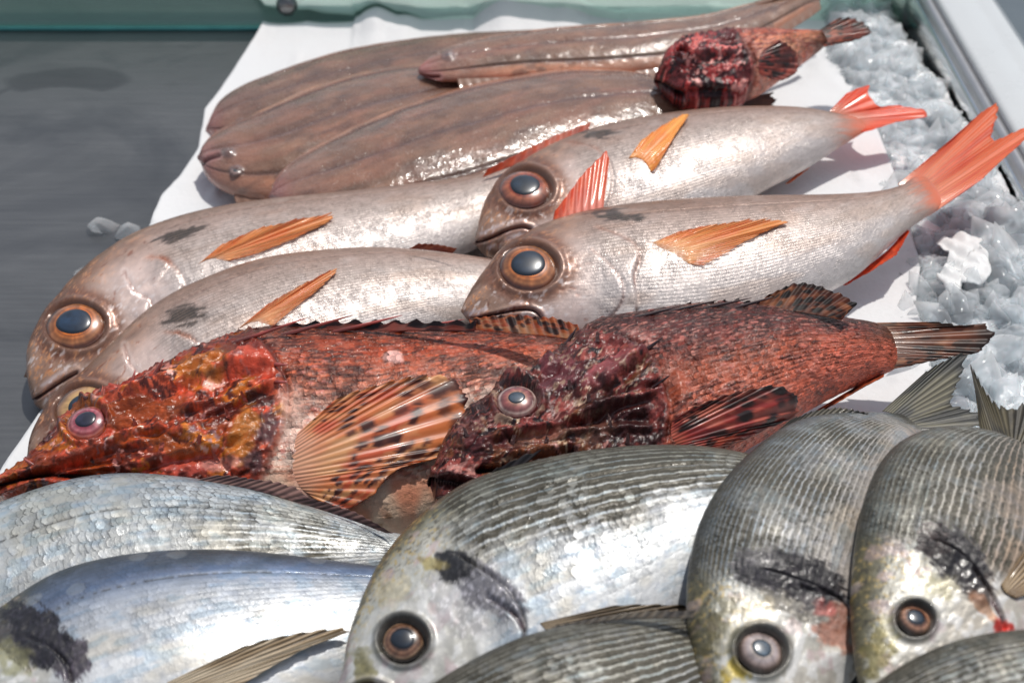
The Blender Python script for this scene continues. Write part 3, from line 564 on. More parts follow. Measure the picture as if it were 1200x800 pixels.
f.fin('dorsal_fin', [(555, 387), (595, 390), (640, 394), (684, 400)], [(548, 377), (600, 372), (650, 376), (676, 384)], 13, spotted(((206, 110, 60), (220, 156, 110), (196, 84, 52)), (54, 26, 22), 34, 13, 5, ln=.12), zoff=.006, rag=.05, amp=.0004)
f.fin('spiny_dorsal_fin', [(262, 402), (330, 391), (400, 388), (470, 388), (556, 389)], [(282, 391), (356, 379), (412, 376), (474, 377), (560, 379)], 12, spotted(((140, 60, 44), (186, 104, 90), (84, 38, 34)), (34, 22, 26), 26, 12, 9, ln=.25), zoff=.006, rag=.25, amp=.001, notch=.15)
f.spines('spine', [((270, 402), (360, 377), .004), ((330, 392), (413, 374), .004), ((390, 388), (472, 374), .004), ((455, 388), (545, 377), .003), ((520, 388), (600, 374), .003), ((150, 462), (160, 438), .004), ((182, 437), (193, 425), .004), ((318, 446), (338, 452), .004), ((315, 425), (338, 432), .004), ((40, 545), (28, 538), .002)], .0011, ((110, 48, 40), (150, 66, 58), (206, 116, 110)))
rg = np.random.default_rng(5)
def flaps(f, pts, col, size=1.0):
    for k, (x, y) in enumerate(pts):
        L = (5+6*rg.random())*size; a = rg.uniform(-.6, .9); f.fin('skin_flap', [(x-3*size, y), (x+3*size, y+1)], [(x-2*size+L*a, y-L), (x+1+L*a, y-L*.7)], 2, lambda R, T, X, Y: np.ones(R.shape+(3,))*rgb(*col), on_body=True, lift=(.0005, .005), rag=.3, th=.0004, seed=k)
flaps(f, [(120, 466), (143, 470), (168, 455), (205, 455), (235, 470), (268, 490), (232, 520), (188, 530), (140, 540), (288, 470), (160, 500), (255, 540)], (190, 96, 80))

f.tail(.050, .024, spotted(((150, 80, 52), (200, 140, 104), (150, 84, 58)), (52, 34, 28), 40, 13, 61, .5, ln=.07), fork=1.0, nray=13)
pd2 = [(509, 548), (508, 578), (518, 520), (522, 597), (540, 488), (560, 610), (580, 457), (615, 617), (632, 427), (675, 612), (683, 384), (735, 600), (740, 369), (795, 574), (800, 360), (850, 546), (855, 357), (895, 520), (905, 359), (935, 494), (950, 366), (970, 473), (990, 374), (1005, 456), (1027, 380), (1042, 437)]
f = Fish('scorpionfish', 'dark maroon scorpionfish with open mouth, its tail pointing to the ice', pd2, .068, (0, -.30), .50, rows=46, mat=MAT_RED, seed=12, bexp=.6, per=32, nv=210, group=GS, lift=[(0, .008), (.5, 0), (1, -.022)])
paint_scorp(f, (607, 470), 27, 23, [(722, 392), (748, 402), (766, 420), (780, 450), (785, 485), (780, 520), (768, 548)],
    [((84, 36, 32),), ((112, 48, 44), .50, .9), ((50, 22, 20), .56, 1.1), ((142, 70, 62), .61, 1.4), ((98, 56, 34), .62, 1.0), ((160, 112, 104), .68, 2.0), ((30, 16, 18), .64, 2.0), ((186, 160, 134), .72, 2.6)],
    [(1, (62, 24, 24)), (.65, (92, 36, 30)), (.25, (118, 44, 32)), (-.1, (166, 80, 52)), (-.45, (208, 106, 76)), (-1, (226, 114, 88))], ((56, 22, 18), (214, 140, 122)),
    [([(560, 520), (600, 505), (640, 500), (690, 480), (740, 462), (770, 455)], .0035, 5), ([(700, 452), (735, 425), (760, 405)], .003, 6), ([(705, 462), (740, 458), (776, 445)], -.003, 5), ([(640, 500), (690, 492), (730, 488), (775, 490)], -.003, 6), ([(545, 545), (590, 535), (640, 525), (690, 520)], .003, 6), ([(583, 448), (620, 438), (655, 420)], .003, 6), ([(515, 548), (545, 556), (580, 566)], .003, 5), ([(790, 430), (800, 470), (796, 510)], .002, 6)],
    [([(504, 563), (530, 566), (560, 574), (590, 586)], 4.0), ([(560, 552), (590, 548), (625, 545)], 2.0)], 1.0, 1, ((176, 146, 122), .68), 1.0, patches=[(715, 432, 34, 14, -35, (150, 76, 78), .9), (735, 485, 40, 32, 0, (58, 26, 26), .75), (655, 440, 40, 18, -35, (112, 54, 60), .8), (570, 520, 30, 14, 0, (88, 40, 42), .8), (640, 512, 40, 8, -8, (160, 120, 100), .6), (545, 510, 18, 16, -30, (110, 60, 58), .7), (690, 505, 30, 10, -10, (120, 84, 70), .6), (755, 410, 20, 14, 30, (110, 50, 52), .8)],
    plates=[(716, 432, 38, 16, -35, .0016), (735, 490, 40, 30, 0, -.0012), (655, 436, 44, 18, -35, .0012), (575, 522, 34, 12, 5, .0014), (545, 512, 20, 14, -30, .0012), (640, 508, 42, 9, -8, .0012)])
X, Y = f.X, f.Y
for pl_, up_ in (([(506, 556), (530, 557), (556, 563), (584, 573)], 1), ([(507, 574), (528, 578), (552, 586)], 0)):
    dm, _, am = pdist(X, Y, pl_); f.disp += .0022*gau(dm, 3.6); f.col = mix(f.col, rgb(104, 50, 48)*(.7+.6*fbm(f.u*5, f.v*5, 3, 3))[..., None], gau(dm, 3.6)*.8)
dm, _, am = pdist(X, Y, [(508, 565), (530, 567), (556, 574)]); tth = gau(dm, 2.2)*sstep(.45, .8, np.abs(np.sin(am*46))); f.col = mix(f.col, rgb(206, 178, 160), tth*.55)
pos = sstep(880, 1010, X)*sstep(.25, -.35, f.VN+.6*(fbm(f.u*1.2, f.v*3, 4, 4)-.5)); f.col = mix(f.col, rgb(214, 100, 74)*(.8+.4*fbm(f.u*2, f.v*4, 3, 3))[..., None], pos*.7)
f.build()
f.eye((606, 470), 23, .42, ((.36, (120, 100, 84)), (.44, (172, 120, 100)), (.62, (150, 84, 80)), (.8, (110, 66, 64)), (.92, (190, 170, 160)), (1.06, (84, 40, 42))), pupil=(70, 84, 98), bulge=.36, sink=.04)
f.fin('pectoral_fin', [(788, 494), (786, 508), (792, 520), (806, 530)], [(812, 486), (850, 471), (890, 461), (917, 459), (934, 468), (937, 484), (930, 497), (904, 508), (880, 520), (850, 530)], 13, spotted(((170, 56, 50), (220, 118, 92), (134, 40, 40)), (36, 18, 18), 70, 13, 31, .35, ln=.05), on_body=True, lift=(.0006, .006), rag=.05, amp=.0006, th=.0007)
f.fin('dorsal_fin', [(884, 361), (915, 364), (950, 369), (986, 376)], [(900, 351), (930, 336), (955, 338), (985, 349), (1005, 361), (990, 374)], 12, spotted(((124, 62, 40), (194, 122, 82), (90, 42, 30)), (30, 20, 18), 40, 12, 41, .5, ln=.09), zoff=.004, rag=.06, amp=.0004, lift=(.001, .004))
f.fin('spiny_dorsal_fin', [(700, 382), (760, 368), (820, 362), (885, 361)], [(730, 374), (790, 361), (850, 354), (893, 355)], 12, spotted(((70, 32, 34), (110, 56, 56), (44, 24, 28)), (26, 18, 22), 24, 12, 43, ln=.2), zoff=.004, rag=.3, notch=.2, amp=.0009)
f.fin('tail_fin', [(1018, 381), (1030, 396), (1036, 416), (1036, 436)], [(1100, 385), (1135, 389), (1160, 384), (1170, 396), (1160, 406), (1150, 417), (1100, 428), (1060, 436)], 13, spotted(((128, 74, 50), (194, 136, 102), (150, 84, 58)), (52, 34, 28), 46, 13, 47, .75, ln=.07), zoff=-.021, rag=.05, amp=.0005, lift=(.002, .004), wave=.001)
f.fin('anal_fin', [(1036, 438), (1010, 450), (985, 464), (955, 482)], [(1034, 446), (1012, 458), (988, 472), (962, 486)], 7, spotted(((206, 96, 60), (214, 120, 80), (150, 60, 40)), (70, 30, 24), 14, 7, 49, ln=.15), zoff=-.018, rag=.15)
f.spines('spine', [((740, 372), (800, 361), .003), ((780, 365), (840, 355), .003), ((820, 361), (880, 352), .003), ((860, 360), (905, 351), .003), ((664, 402), (676, 388), .004), ((556, 486), (552, 476), .003), ((622, 437), (640, 424), .004), ((758, 408), (776, 400), .004), ((766, 452), (784, 446), .005)], .0009, ((60, 28, 28), (40, 20, 22), (84, 56, 54)))
flaps(f, [(640, 430), (655, 415), (568, 482), (548, 512), (700, 400), (690, 470), (715, 500), (640, 520), (600, 520), (576, 530), (735, 520), (668, 455)], (150, 116, 110), .9)

pb = [(772, 84), (772, 104), (777, 66), (780, 120), (790, 49), (800, 132), (815, 41), (830, 136), (850, 37), (865, 130), (890, 36), (900, 112), (925, 38), (930, 88), (950, 40), (955, 66), (962, 41), (967, 55)]
f = Fish('scorpionfish', 'small bright red scorpionfish at the back, resting on the soles', pb, .062, (0, -.22), .55, rows=40, mat=MAT_RED, seed=13, bexp=.6, per=24, nv=120, group=GS)
paint_scorp(f, (800, 62), 8, 6, [(868, 44), (882, 66), (884, 90), (872, 118)],
    [((150, 52, 50),), ((206, 100, 92), .52, 1.3), ((60, 24, 26), .55, 1.5), ((34, 16, 18), .60, 1.9), ((224, 150, 140), .66, 2.2), ((90, 34, 34), .6, 1.1)],
    [(1, (110, 46, 36)), (.5, (206, 96, 66)), (0, (232, 138, 100)), (-.6, (240, 170, 130)), (-1, (236, 130, 100))], ((130, 40, 34), (240, 176, 150)), [([(790, 70), (830, 60), (868, 62)], .003, 5), ([(785, 100), (825, 98), (868, 100)], .003, 5)], [([(768, 96), (785, 104), (800, 112)], 2.5)], 1.2, 1)
f.build(); f.eye((800, 66), 8, .5, ((.5, (130, 60, 60)), (1.06, (90, 40, 40))), pupil=(24, 24, 32))
f.fin('tail_fin', [(956, 39), (960, 44), (964, 51), (966, 56)], [(984, 25), (1000, 25), (1014, 31), (1023, 42), (1012, 48), (1000, 52), (976, 55)], 10, spotted(((160, 66, 46), (206, 110, 76), (110, 40, 32)), (36, 22, 18), 34, 10, 51, .6, ln=.08), rag=.04, amp=.0006)
f.fin('pectoral_fin', [(893, 62), (889, 74), (890, 88)], [(912, 56), (930, 66), (937, 82), (932, 96), (912, 104)], 9, spotted(((140, 54, 46), (206, 96, 76), (90, 34, 32)), (40, 24, 20), 30, 9, 53, .4, ln=.08), on_body=True, lift=(.001, .006), rag=.05, amp=.0004)

# ------------------------------------------------------------------ soles
def paint_sole(f, eyes=(), mouth=None, tone=1.0):
    u, v, sd = f.u, f.v, f.seed
    c = stops(f.VN, [(1, (166, 124, 104)), (.80, (168, 128, 106)), (.70, (104, 80, 68)), (.6, (112, 92, 80)), (.2, (124, 102, 90)), (0, (104, 82, 74)), (-.2, (124, 102, 90)), (-.6, (112, 92, 80)), (-.70, (104, 80, 68)), (-.80, (164, 126, 106)), (-1, (172, 130, 112))])
    n = fbm(u*.6, v*1.1, sd, 5); c = c*(.80+.40*n)[..., None]; c = mix(c, rgb(146, 104, 90), sstep(.52, .7, fbm(u*.3, v*.6, sd+2, 3))*.35); c = mix(c, rgb(84, 66, 60), sstep(.62, .76, fbm(u*.8, v*1.2, sd+3, 4))*.5)
    streak = fbm(u*.8, v*3, sd+5, 3); c = c*rgb(292, 264, 240)*(.90+.20*streak)[..., None]; f.disp += .0016*(fbm(u*.35, v*.5, sd+6, 3)-.5)+.0006*gau(f.VN-.35, .22)+.0006*gau(f.VN+.35, .22)
    fr = gau(np.abs(f.VN)-.69, .03); f.disp -= .0010*fr; c = mix(c, rgb(70, 50, 44), fr*.55)
    ll = gau(f.VN, .03); f.disp -= .0006*ll; c = mix(c, rgb(88, 66, 62), ll*.4)
    f.par[..., 0] = .8; f.par[..., 1] = .28; hd = sstep(.16, .05, f.S); c = mix(c, rgb(150, 110, 96)*(.8+.4*n)[..., None], hd*.6); c = mix(c, rgb(206, 130, 126), sstep(.06, .0, f.S)*.7)
    if mouth:
        d, _, _ = pdist(f.X, f.Y, mouth); f.disp -= .003*gau(d, 2.2); c = mix(c, rgb(90, 30, 30), gau(d, 2.2)*.95); c = mix(c, rgb(206, 150, 146), gau(d-4, 2)*.6)
    for (x, y) in eyes: e = ell(f.X, f.Y, (x, y), 7, 5.5); f.disp += .0022*sstep(1.5, .3, e); c = mix(c, rgb(120, 100, 100), sstep(1.5, .9, e)*.6)
    f.col = c*tone
def sole_fins(f, a=.25, b=.95):
    f.tail(.024, .009, grey_fin((150, 118, 104), (112, 88, 78)), fork=1.05, nray=12)
    i0, i1 = int(a*(f.ns-1)), int(b*(f.ns-1)); k = np.linspace(i0, i1, 14).astype(int)
    for nm, j, sgn in (('dorsal_fin', 0, 1), ('anal_fin', -1, -1)):
        R = np.stack([f.X[k, j], f.Y[k, j]], -1); tp, _ = project(f.C[k]+f.w[k]*sgn*(f.a[k]+.0065)[:, None]); rt, _ = project(f.C[k]+f.w[k]*sgn*(f.a[k]-.0015)[:, None])
        f.fin(nm, rt, tp, 40, lambda R, T, X, Y: np.ones(R.shape+(3,))*rgb(186, 146, 126)*(1-.1*T)[..., None], zoff=.0, lift=(.0005, -.002), rag=.05, th=.0003)
GO = 'soles at the back of the paper'
S1 = [(246, 142), (247, 160), (256, 121), (262, 172), (285, 100), (300, 175), (335, 80), (360, 160), (395, 62), (430, 140), (460, 49), (500, 122), (530, 41), (570, 105), (600, 37), (640, 88), (660, 35), (700, 74), (710, 36), (735, 60)]
S2 = [(235, 180), (236, 195), (240, 168), (245, 213), (258, 152), (275, 232), (295, 135), (330, 240), (345, 112), (395, 232), (405, 91), (470, 210), (470, 79), (545, 185), (540, 72), (620, 160), (610, 70), (690, 135), (680, 72), (740, 112), (730, 76), (765, 98)]
S4 = [(318, 222), (322, 240), (330, 200), (345, 262), (362, 177), (390, 272), (410, 152), (450, 270), (470, 126), (520, 258), (540, 104), (590, 240), (620, 88), (660, 215), (700, 83), (730, 190), (770, 90), (790, 165), (830, 104), (840, 145), (860, 112), (865, 132)]
S3 = [(493, 78), (494, 90), (505, 66), (512, 96), (535, 52), (550, 97), (590, 40), (610, 94), (660, 32), (680, 92), (740, 26), (755, 88), (810, 20), (825, 74), (860, 10), (880, 56), (905, -2), (920, 32), (945, -14), (955, 8)]
kw = dict(rows=90, mat=MAT_SOLE, bexp=.75, per=18, nv=110, group=GO, kb=.28)
f = Fish('sole', 'rearmost brown sole with pinkish face, along the top edge of the paper', S1, .012, (0, -.06), seed=21, **kw)
paint_sole(f, [(284, 146)], None, .95); f.build(); f.eye((284, 146), 6, .5, ((.5, (150, 110, 110)), (1.06, (120, 80, 78))), pupil=(60, 60, 66), bulge=.26); sole_fins(f)
f = Fish('sole', 'brown sole with rounded head and small open mouth nearest the bare steel', S2, .024, (0, -.10), seed=22, **kw)
paint_sole(f, [(277, 200), (268, 180)], [(236, 192), (244, 186), (256, 182)]); f.build(); f.eye((277, 200), 7, .5, ((.5, (140, 124, 120)), (1.06, (120, 92, 84))), pupil=(90, 96, 100), bulge=.26); f.eye((268, 179), 6, .5, ((.5, (140, 124, 120)), (1.06, (120, 92, 84))), pupil=(90, 96, 100), bulge=.26); sole_fins(f)
f = Fish('sole', 'front sole, wide and wet, bordering the backs of the pink breams', S4, .036, (0, -.10), seed=24, **kw)
paint_sole(f, []); f.build(); sole_fins(f, .1)
f = Fish('sole', 'topmost sole with pink pointed snout lying across the other soles', S3, .052, (0, -.12), seed=23, lift=[(0, -.002), (.5, 0), (1, -.012)], **kw)
paint_sole(f, [(526, 67)], [(494, 88), (504, 90), (514, 90)], 1.06); f.build(); f.eye((526, 66), 7.5, .5, ((.5, (150, 130, 126)), (1.06, (150, 116, 108))), pupil=(120, 124, 128), bulge=.45); sole_fins(f)

# ------------------------------------------------------------------ silver (gilthead) breams
def paint_silver(f, st=None, eye=None, er=20, oper=None, blotch=(), gold=(), red=(), slit=None, stripe=.8, blue=0.0, preop=None, mouth=None, side=1, stripe_v=(-.5, .25), met=.30, green=(), shine=0.0, lat=.5, rel=1.0):
    X, Y, u, v, sd = f.X, f.Y, f.u, f.v, f.seed
    c = stops(f.VN, st or [(1, (58, 58, 54)), (.85, (104, 104, 96)), (.6, (150, 150, 142)), (.25, (196, 198, 198)), (-.1, (218, 221, 223)), (-.5, (228, 231, 233)), (-1, (232, 234, 235))])
    n = fbm(u*.6, v*.9, sd, 4); n2 = fbm(u*2.5, v*2.5, sd+1, 4); n3 = fbm(u*7, v*7, sd+2, 3)
    c = c*(.82+.22*n)[..., None]; c = mix(c, rgb(126, 140, 168)*(.6+.8*n)[..., None], np.clip(blue*sstep(-.1, .55, f.VN)+.18*sstep(.55, .75, n2), 0, .9))
    c = mix(c, c*rgb(236, 214, 176), sstep(.5, .72, fbm(u*.5+5, v*.8, sd+4, 3))*.3)
    c = mix(c, c*rgb(196, 220, 238), sstep(.52, .7, fbm(u*1.3+25, v*2.8, sd+14, 3))*.5)
    f.par[..., 0] = rel*(.35+.65*sstep(-.5, .35, f.VN)); f.par[..., 1] = .43+.18*(n2-.5); f.par[..., 2] = met; f.par[..., 3] = stripe*sstep(*stripe_v, f.VN)*(.6+.6*sstep(.3, .7, fbm(u*.7, v*.4, sd+5, 3)))
    head = np.zeros(X.shape)
    if oper:
        d, sg, al = pdist(X, Y, oper); iop = np.argmin(d.min(1)); sh = f.S[iop, 0]
        head = sstep(sh+.015, sh-.05, f.S)*np.where(sg*side > -30, 1, 1); c = mix(c, rgb(206, 203, 192)*(.78+.42*n2)[..., None], head*.75*sstep(.95, .6, f.VN))
        c = mix(c, rgb(236, 236, 236), sstep(.5, .62, n2)*head*.6*sstep(.5, 0, f.VN)); c = mix(c, rgb(104, 96, 66)*(.7+.6*n3)[..., None], head*sstep(.62, .95, f.VN+.25*(n2-.5))*.85)
        c = mix(c, rgb(190, 160, 96), sstep(.60, .68, n3)*head*sstep(.1, .7, f.VN)*.6); c = mix(c, rgb(70, 66, 56), sstep(.62, .7, fbm(u*5, v*9, sd+9, 3))*head*sstep(.3, .8, f.VN)*.7)
        c = mix(c, rgb(198, 170, 172), sstep(.6, .75, fbm(u*1.5, v*1.5, sd+8, 3))*head*.5)
        f.par[..., 0] *= 1-.78*head; f.par[..., 3] *= 1-head; f.disp += head*(.0005*(n2-.5)+.00014*(n3-.5)); seam(f, oper, .0022, 1.9, .0030, side, 9)
        c = mix(c, rgb(70, 60, 64), gau(d, 2.2)*.55*sstep(0, .1, al)*sstep(1, .9, al)); f.par[..., 2] *= 1-.35*head
    if preop: d2, _, _ = seam(f, preop, .001, 2.4, .001, side, 6); c = mix(c, rgb(150, 146, 140), gau(d2, 2)*.6)
    if slit:
        d, sg, al = pdist(X, Y, slit); f.disp -= .002*gau(d, 2.5); c = mix(c, rgb(60, 30, 34), gau(d, 2.6)*.9*sstep(0, .1, al)*sstep(1, .9, al))
    for (x, y, rx, ry, an, cl, amt) in blotch:
        a = math.radians(an); lx = (X-x)*math.cos(a)+(Y-y)*math.sin(a); ly = -(X-x)*math.sin(a)+(Y-y)*math.cos(a)
        nn = .6*fbm(lx*.06+sd*3, ly*.14, sd+31, 5)+.4*fbm(lx*.10+9, ly*.5, sd+32, 4); e = np.hypot(lx/(rx*1.25), ly/(ry*1.35)); ms = sstep(1.08, .84, e+(nn-.5)*1.25)*amt
        cc = mix(rgb(*cl), rgb(*cl)*1.6, sstep(.54, .7, fbm(lx*.25, ly*.25, sd+33, 4))); c = mix(c, cc, ms); f.par[..., 2] *= 1-.8*ms; f.par[..., 3] *= 1-ms; f.disp += .0006*ms*(fbm(lx*.2, ly*.2, sd+35, 3)-.5)
    for (x, y, rx, ry, an, cl, amt) in tuple(gold)+tuple(red)+tuple(green):
        e = ell(X, Y, (x, y), rx, ry, an); ms = sstep(1.2, .6, e+(fbm(X*.08, Y*.08, sd+37, 5)-.5)*2.0)*amt; c = mix(c, rgb(*cl)*(.7+.6*fbm(X*.2, Y*.2, sd+39, 3))[..., None], ms)
    if mouth:
        dm, _, _ = pdist(X, Y, mouth); f.disp += -.0025*gau(dm, 2.5)+.0012*gau(dm-6, 4); c = mix(c, rgb(60, 50, 48), gau(dm, 2.2)*.9); c = mix(c, rgb(190, 180, 170), gau(dm-6, 4)*.5)
    if eye:
        e = socket(f, eye, er, .0015, er*.95); c = mix(c, rgb(52, 50, 46), sstep(1.35, 1.0, e)*.75); c = mix(c, rgb(232, 230, 226), gau(e-1.55, .18)*.45)
    ll = gau(f.VN-lat-.06*np.sin(f.S*3), .012)*(1-head)*sstep(.0, .1, 1-f.S); f.disp -= .00035*ll; c = mix(c, rgb(70, 68, 64), ll*.6*sstep(.3, .5, vn2(u*6, u*0, sd)))
    # where scales came off
    f1, f2, idv = worley(u*1.1, v*1.1, sd+55); pt = (idv > .9)*sstep(.42, .36, f1); c = mix(c, mix(c, rgb(200, 196, 184), .5+0*pt), pt*.5); f.par[..., 0] *= 1-.6*pt
    te = sstep(.95, .995, f.S+.05*(fbm(u*1.2, v*6, sd+71, 3)-.5)); c = mix(c, rgb(124, 122, 112), te*.8)
    f.col = np.clip(c, 0, 1); f.headm = head
GE = 'silver breams heaped at the front'
E1 = [(-215, 735), (-212, 760), (-200, 690), (-190, 800), (-165, 668), (-140, 830), (-110, 636), (-75, 842), (-50, 610), (0, 835), (20, 583), (75, 815), (90, 562), (150, 790), (160, 556), (215, 768), (230, 562), (280, 745), (300, 574), (340, 725), (360, 592), (395, 705), (415, 610), (440, 687), (455, 623), (472, 675), (485, 628), (495, 668)]
f = Fish('silver_bream', 'bright white bream whose back touches the orange scorpionfish belly, head outside the picture', E1, .050, (0, -.22), .42, rows=30, mat=MAT_SILVER, seed=31, group=GE, nv=190, per=30)
paint_silver(f, [(1, (70, 78, 84)), (.93, (150, 160, 166)), (.75, (206, 213, 216)), (.3, (214, 219, 220)), (0, (214, 216, 214)), (-1, (226, 228, 229))], stripe=.75, stripe_v=(.9, .1), met=.36, lat=.28)
f.par[..., 3] *= sstep(120, 330, f.X)*.9+.1; f.build()
f.fin('dorsal_fin', [(226, 563), (270, 569), (310, 577), (390, 601), (450, 623)], [(262, 560), (310, 565), (352, 573), (366, 588), (420, 603), (462, 629)], 22, grey_fin((186, 146, 136), (136, 104, 102)), zoff=.009, rag=.15, lift=(.0, .003), notch=.05)

f.tail(.055, .036, grey_fin((150, 144, 122), (98, 98, 94), .5))
E2 = [(-120, 880), (-110, 905), (-110, 840), (-75, 930), (-80, 790), (-15, 950), (-40, 745), (50, 955), (5, 710), (115, 945), (60, 675), (180, 925), (125, 655), (245, 900), (200, 646), (310, 870), (275, 646), (370, 840), (345, 652), (425, 810), (410, 660), (480, 780), (470, 667), (525, 750), (520, 673), (560, 730), (560, 676), (590, 715)]
f = Fish('silver_bream', 'blue backed bream in the lower left corner with smooth white side', E2, .062, (0, -.22), .36, rows=46, mat=MAT_SILVER, seed=32, group=GE, nv=190, per=30, lift=[(0, .004), (.5, 0), (.8, -.012), (1, -.03)])
paint_silver(f, [(1, (46, 52, 58)), (.86, (62, 70, 80)), (.72, (86, 100, 122)), (.58, (120, 136, 166)), (.45, (176, 186, 202)), (.34, (206, 211, 218)), (0, (226, 229, 232)), (-1, (232, 234, 236))], oper=[(25, 745), (55, 757), (80, 785), (80, 830)], blotch=((20, 745, 40, 18, 40, (46, 45, 46), .8), (80, 770, 24, 18, 50, (46, 40, 48), .85), (45, 742, 40, 22, 42, (30, 28, 34), .95)), gold=((15, 770, 26, 16, 30, (150, 146, 96), .5),), stripe=.10, blue=.14, met=.28, lat=.46, rel=.4)
f.build()
f.fin('pectoral_fin', [(196, 800), (206, 812), (220, 824)], [(290, 762), (352, 746), (420, 740), (380, 757), (330, 782), (262, 822)], 13, grey_fin((214, 196, 168), (168, 144, 112)), on_body=True, lift=(.0006, .004), rag=.04)

f.tail(.055, .036, grey_fin((150, 144, 122), (98, 98, 94), .5))
E3 = [(402, 785), (404, 812), (408, 750), (420, 840), (424, 702), (455, 865), (450, 652), (510, 880), (492, 606), (575, 880), (545, 568), (640, 860), (610, 546), (700, 830), (680, 531), (760, 795), (750, 524), (815, 755), (815, 524), (865, 715), (870, 532), (910, 675), (920, 545), (950, 640), (965, 560), (985, 615), (1000, 570), (1012, 603)]
f = Fish('silver_bream', 'silver bream in the centre front with black spot above its grey gill cover', E3, .086, (-.05, -.24), .38, rows=32, mat=MAT_SILVER, seed=33, group=GE, nv=210, per=34, lift=[(0, .004), (.5, 0), (1, -.010)])
paint_silver(f, [(1, (70, 72, 64)), (.93, (126, 126, 112)), (.7, (172, 172, 160)), (.4, (196, 198, 194)), (.12, (206, 209, 211)), (-.3, (212, 215, 217)), (-1, (220, 222, 224))], eye=(473, 750), er=29, oper=[(528, 648), (552, 660), (580, 678), (602, 700), (614, 728), (610, 760), (590, 800)], blotch=((545, 700, 36, 36, 30, (172, 168, 172), .4), (574, 690, 40, 20, 38, (104, 102, 108), .85), (533, 662, 20, 14, 8, (36, 35, 37), 1.)), gold=((508, 660, 16, 8, 10, (158, 142, 84), .7), (425, 790, 14, 34, 15, (120, 112, 66), .7), (455, 690, 22, 24, 0, (200, 186, 150), .5)), slit=[(572, 698), (592, 712), (606, 724), (613, 738)], stripe=1.35, stripe_v=(-.15, .38), mouth=[(404, 812), (430, 800), (452, 806)])
f.build(); f.eye((473, 751), 25, .56, ((.45, (50, 36, 30)), (.58, (70, 48, 38)), (.66, (128, 94, 72)), (.78, (92, 62, 46)), (.9, (140, 112, 88)), (.97, (60, 50, 44)), (1.06, (40, 38, 36))), pupil=(26, 40, 56), bulge=.36, sink=.04)
f.fin('pectoral_fin', [(633, 730), (640, 738), (650, 746)], [(720, 714), (770, 712), (830, 716), (770, 726), (680, 748)], 10, grey_fin((160, 140, 112), (110, 92, 70)), on_body=True, lift=(.0005, .003), rag=.03)
f.fin('dorsal_fin', [(570, 560), (640, 541), (720, 528), (800, 526)], [(600, 546), (640, 532), (722, 522), (802, 521)], 16, grey_fin((90, 88, 84), (60, 58, 60)), zoff=.004, rag=.3, lift=(0, -.001), notch=.1)
f.fin('spiny_dorsal_fin', [(562, 566), (590, 555), (612, 547)], [(588, 549), (618, 534), (640, 527)], 3, grey_fin((70, 62, 64), (50, 46, 50)), zoff=.006, rag=.2, notch=.1)

f.tail(.050, .032, grey_fin((150, 144, 122), (98, 98, 94), .5))
E6 = [(440, 900), (445, 920), (455, 860), (490, 950), (490, 815), (560, 970), (545, 778), (635, 970), (610, 748), (710, 950), (680, 731), (770, 925), (745, 723), (820, 890), (800, 722), (860, 850), (850, 728), (890, 810), (890, 738), (910, 785), (915, 745), (930, 772)]
f = Fish('silver_bream', 'olive striped bream back at the bottom edge, just below the centre front bream', E6, .102, (0, -.20), .44, rows=28, mat=MAT_SILVER, seed=36, group=GE, nv=170, per=30, lift=[(0, 0), (.45, 0), (.75, -.022), (1, -.06)])
ST6 = [(1, (62, 60, 52)), (.88, (124, 121, 108)), (.55, (176, 174, 164)), (.2, (196, 196, 186)), (-.3, (206, 208, 208)), (-1, (222, 224, 224))]
paint_silver(f, ST6, stripe=1.3, stripe_v=(-.9, -.3)); f.build(); f.tail(.045, .030, grey_fin((150, 144, 122), (98, 98, 94), .5))
f.fin('dorsal_fin', [(632, 744), (690, 731), (750, 724), (812, 724)], [(656, 728), (700, 720), (760, 712), (816, 712)], 14, grey_fin((112, 100, 84), (74, 66, 60)), zoff=.003, rag=.12, lift=(0, -.001), notch=.05)

E4 = [(846, 870), (862, 875), (832, 835), (900, 868), (818, 793), (950, 845), (807, 745), (990, 808), (804, 695), (1018, 765), (810, 645), (1036, 715), (824, 602), (1048, 668), (848, 563), (1056, 625), (880, 530), (1062, 590), (920, 501), (1068, 560), (962, 489), (1073, 535), (1002, 485), (1076, 520), (1035, 484), (1075, 512)]
f = Fish('silver_bream', 'head-down silver bream with cloudy pale eye and orange red stain on its gill cover', E4, .104, (.16, -.20), .36, rows=42, mat=MAT_SILVER, seed=34, group=GE, nv=200, per=34, lift=[(0, .004), (.5, 0), (1, -.040)])
paint_silver(f, [(1, (56, 58, 58)), (.9, (112, 120, 124)), (.6, (160, 166, 168)), (.25, (180, 182, 182)), (-.1, (196, 192, 186)), (-.5, (206, 196, 188)), (-1, (200, 180, 172))], eye=(892, 763), er=29, oper=[(880, 664), (915, 672), (945, 682), (972, 694), (992, 712), (1000, 745), (1000, 790)], blotch=((935, 702, 50, 18, 30, (96, 90, 80), .7), (905, 668, 40, 19, 8, (40, 37, 42), 1.), (950, 684, 38, 21, 24, (32, 28, 31), 1.)), red=((976, 735, 18, 30, -15, (176, 100, 76), .6), (962, 716, 18, 10, 30, (176, 90, 84), .7)), gold=((862, 786, 18, 14, 30, (196, 166, 50), .9), (845, 745, 20, 40, 15, (84, 78, 50), .7), (890, 720, 26, 14, 0, (214, 196, 160), .5)), slit=[(940, 688), (962, 694), (982, 700), (995, 716)], stripe=1.0, stripe_v=(-.8, .0), met=.30)
f.build(); f.eye((891, 763), 27, .44, ((.36, (130, 140, 150)), (.46, (176, 160, 150)), (.6, (168, 156, 156)), (.78, (150, 132, 126)), (.9, (96, 80, 72)), (1.06, (44, 40, 40))), pupil=(92, 108, 122), bulge=.38, sink=.04)
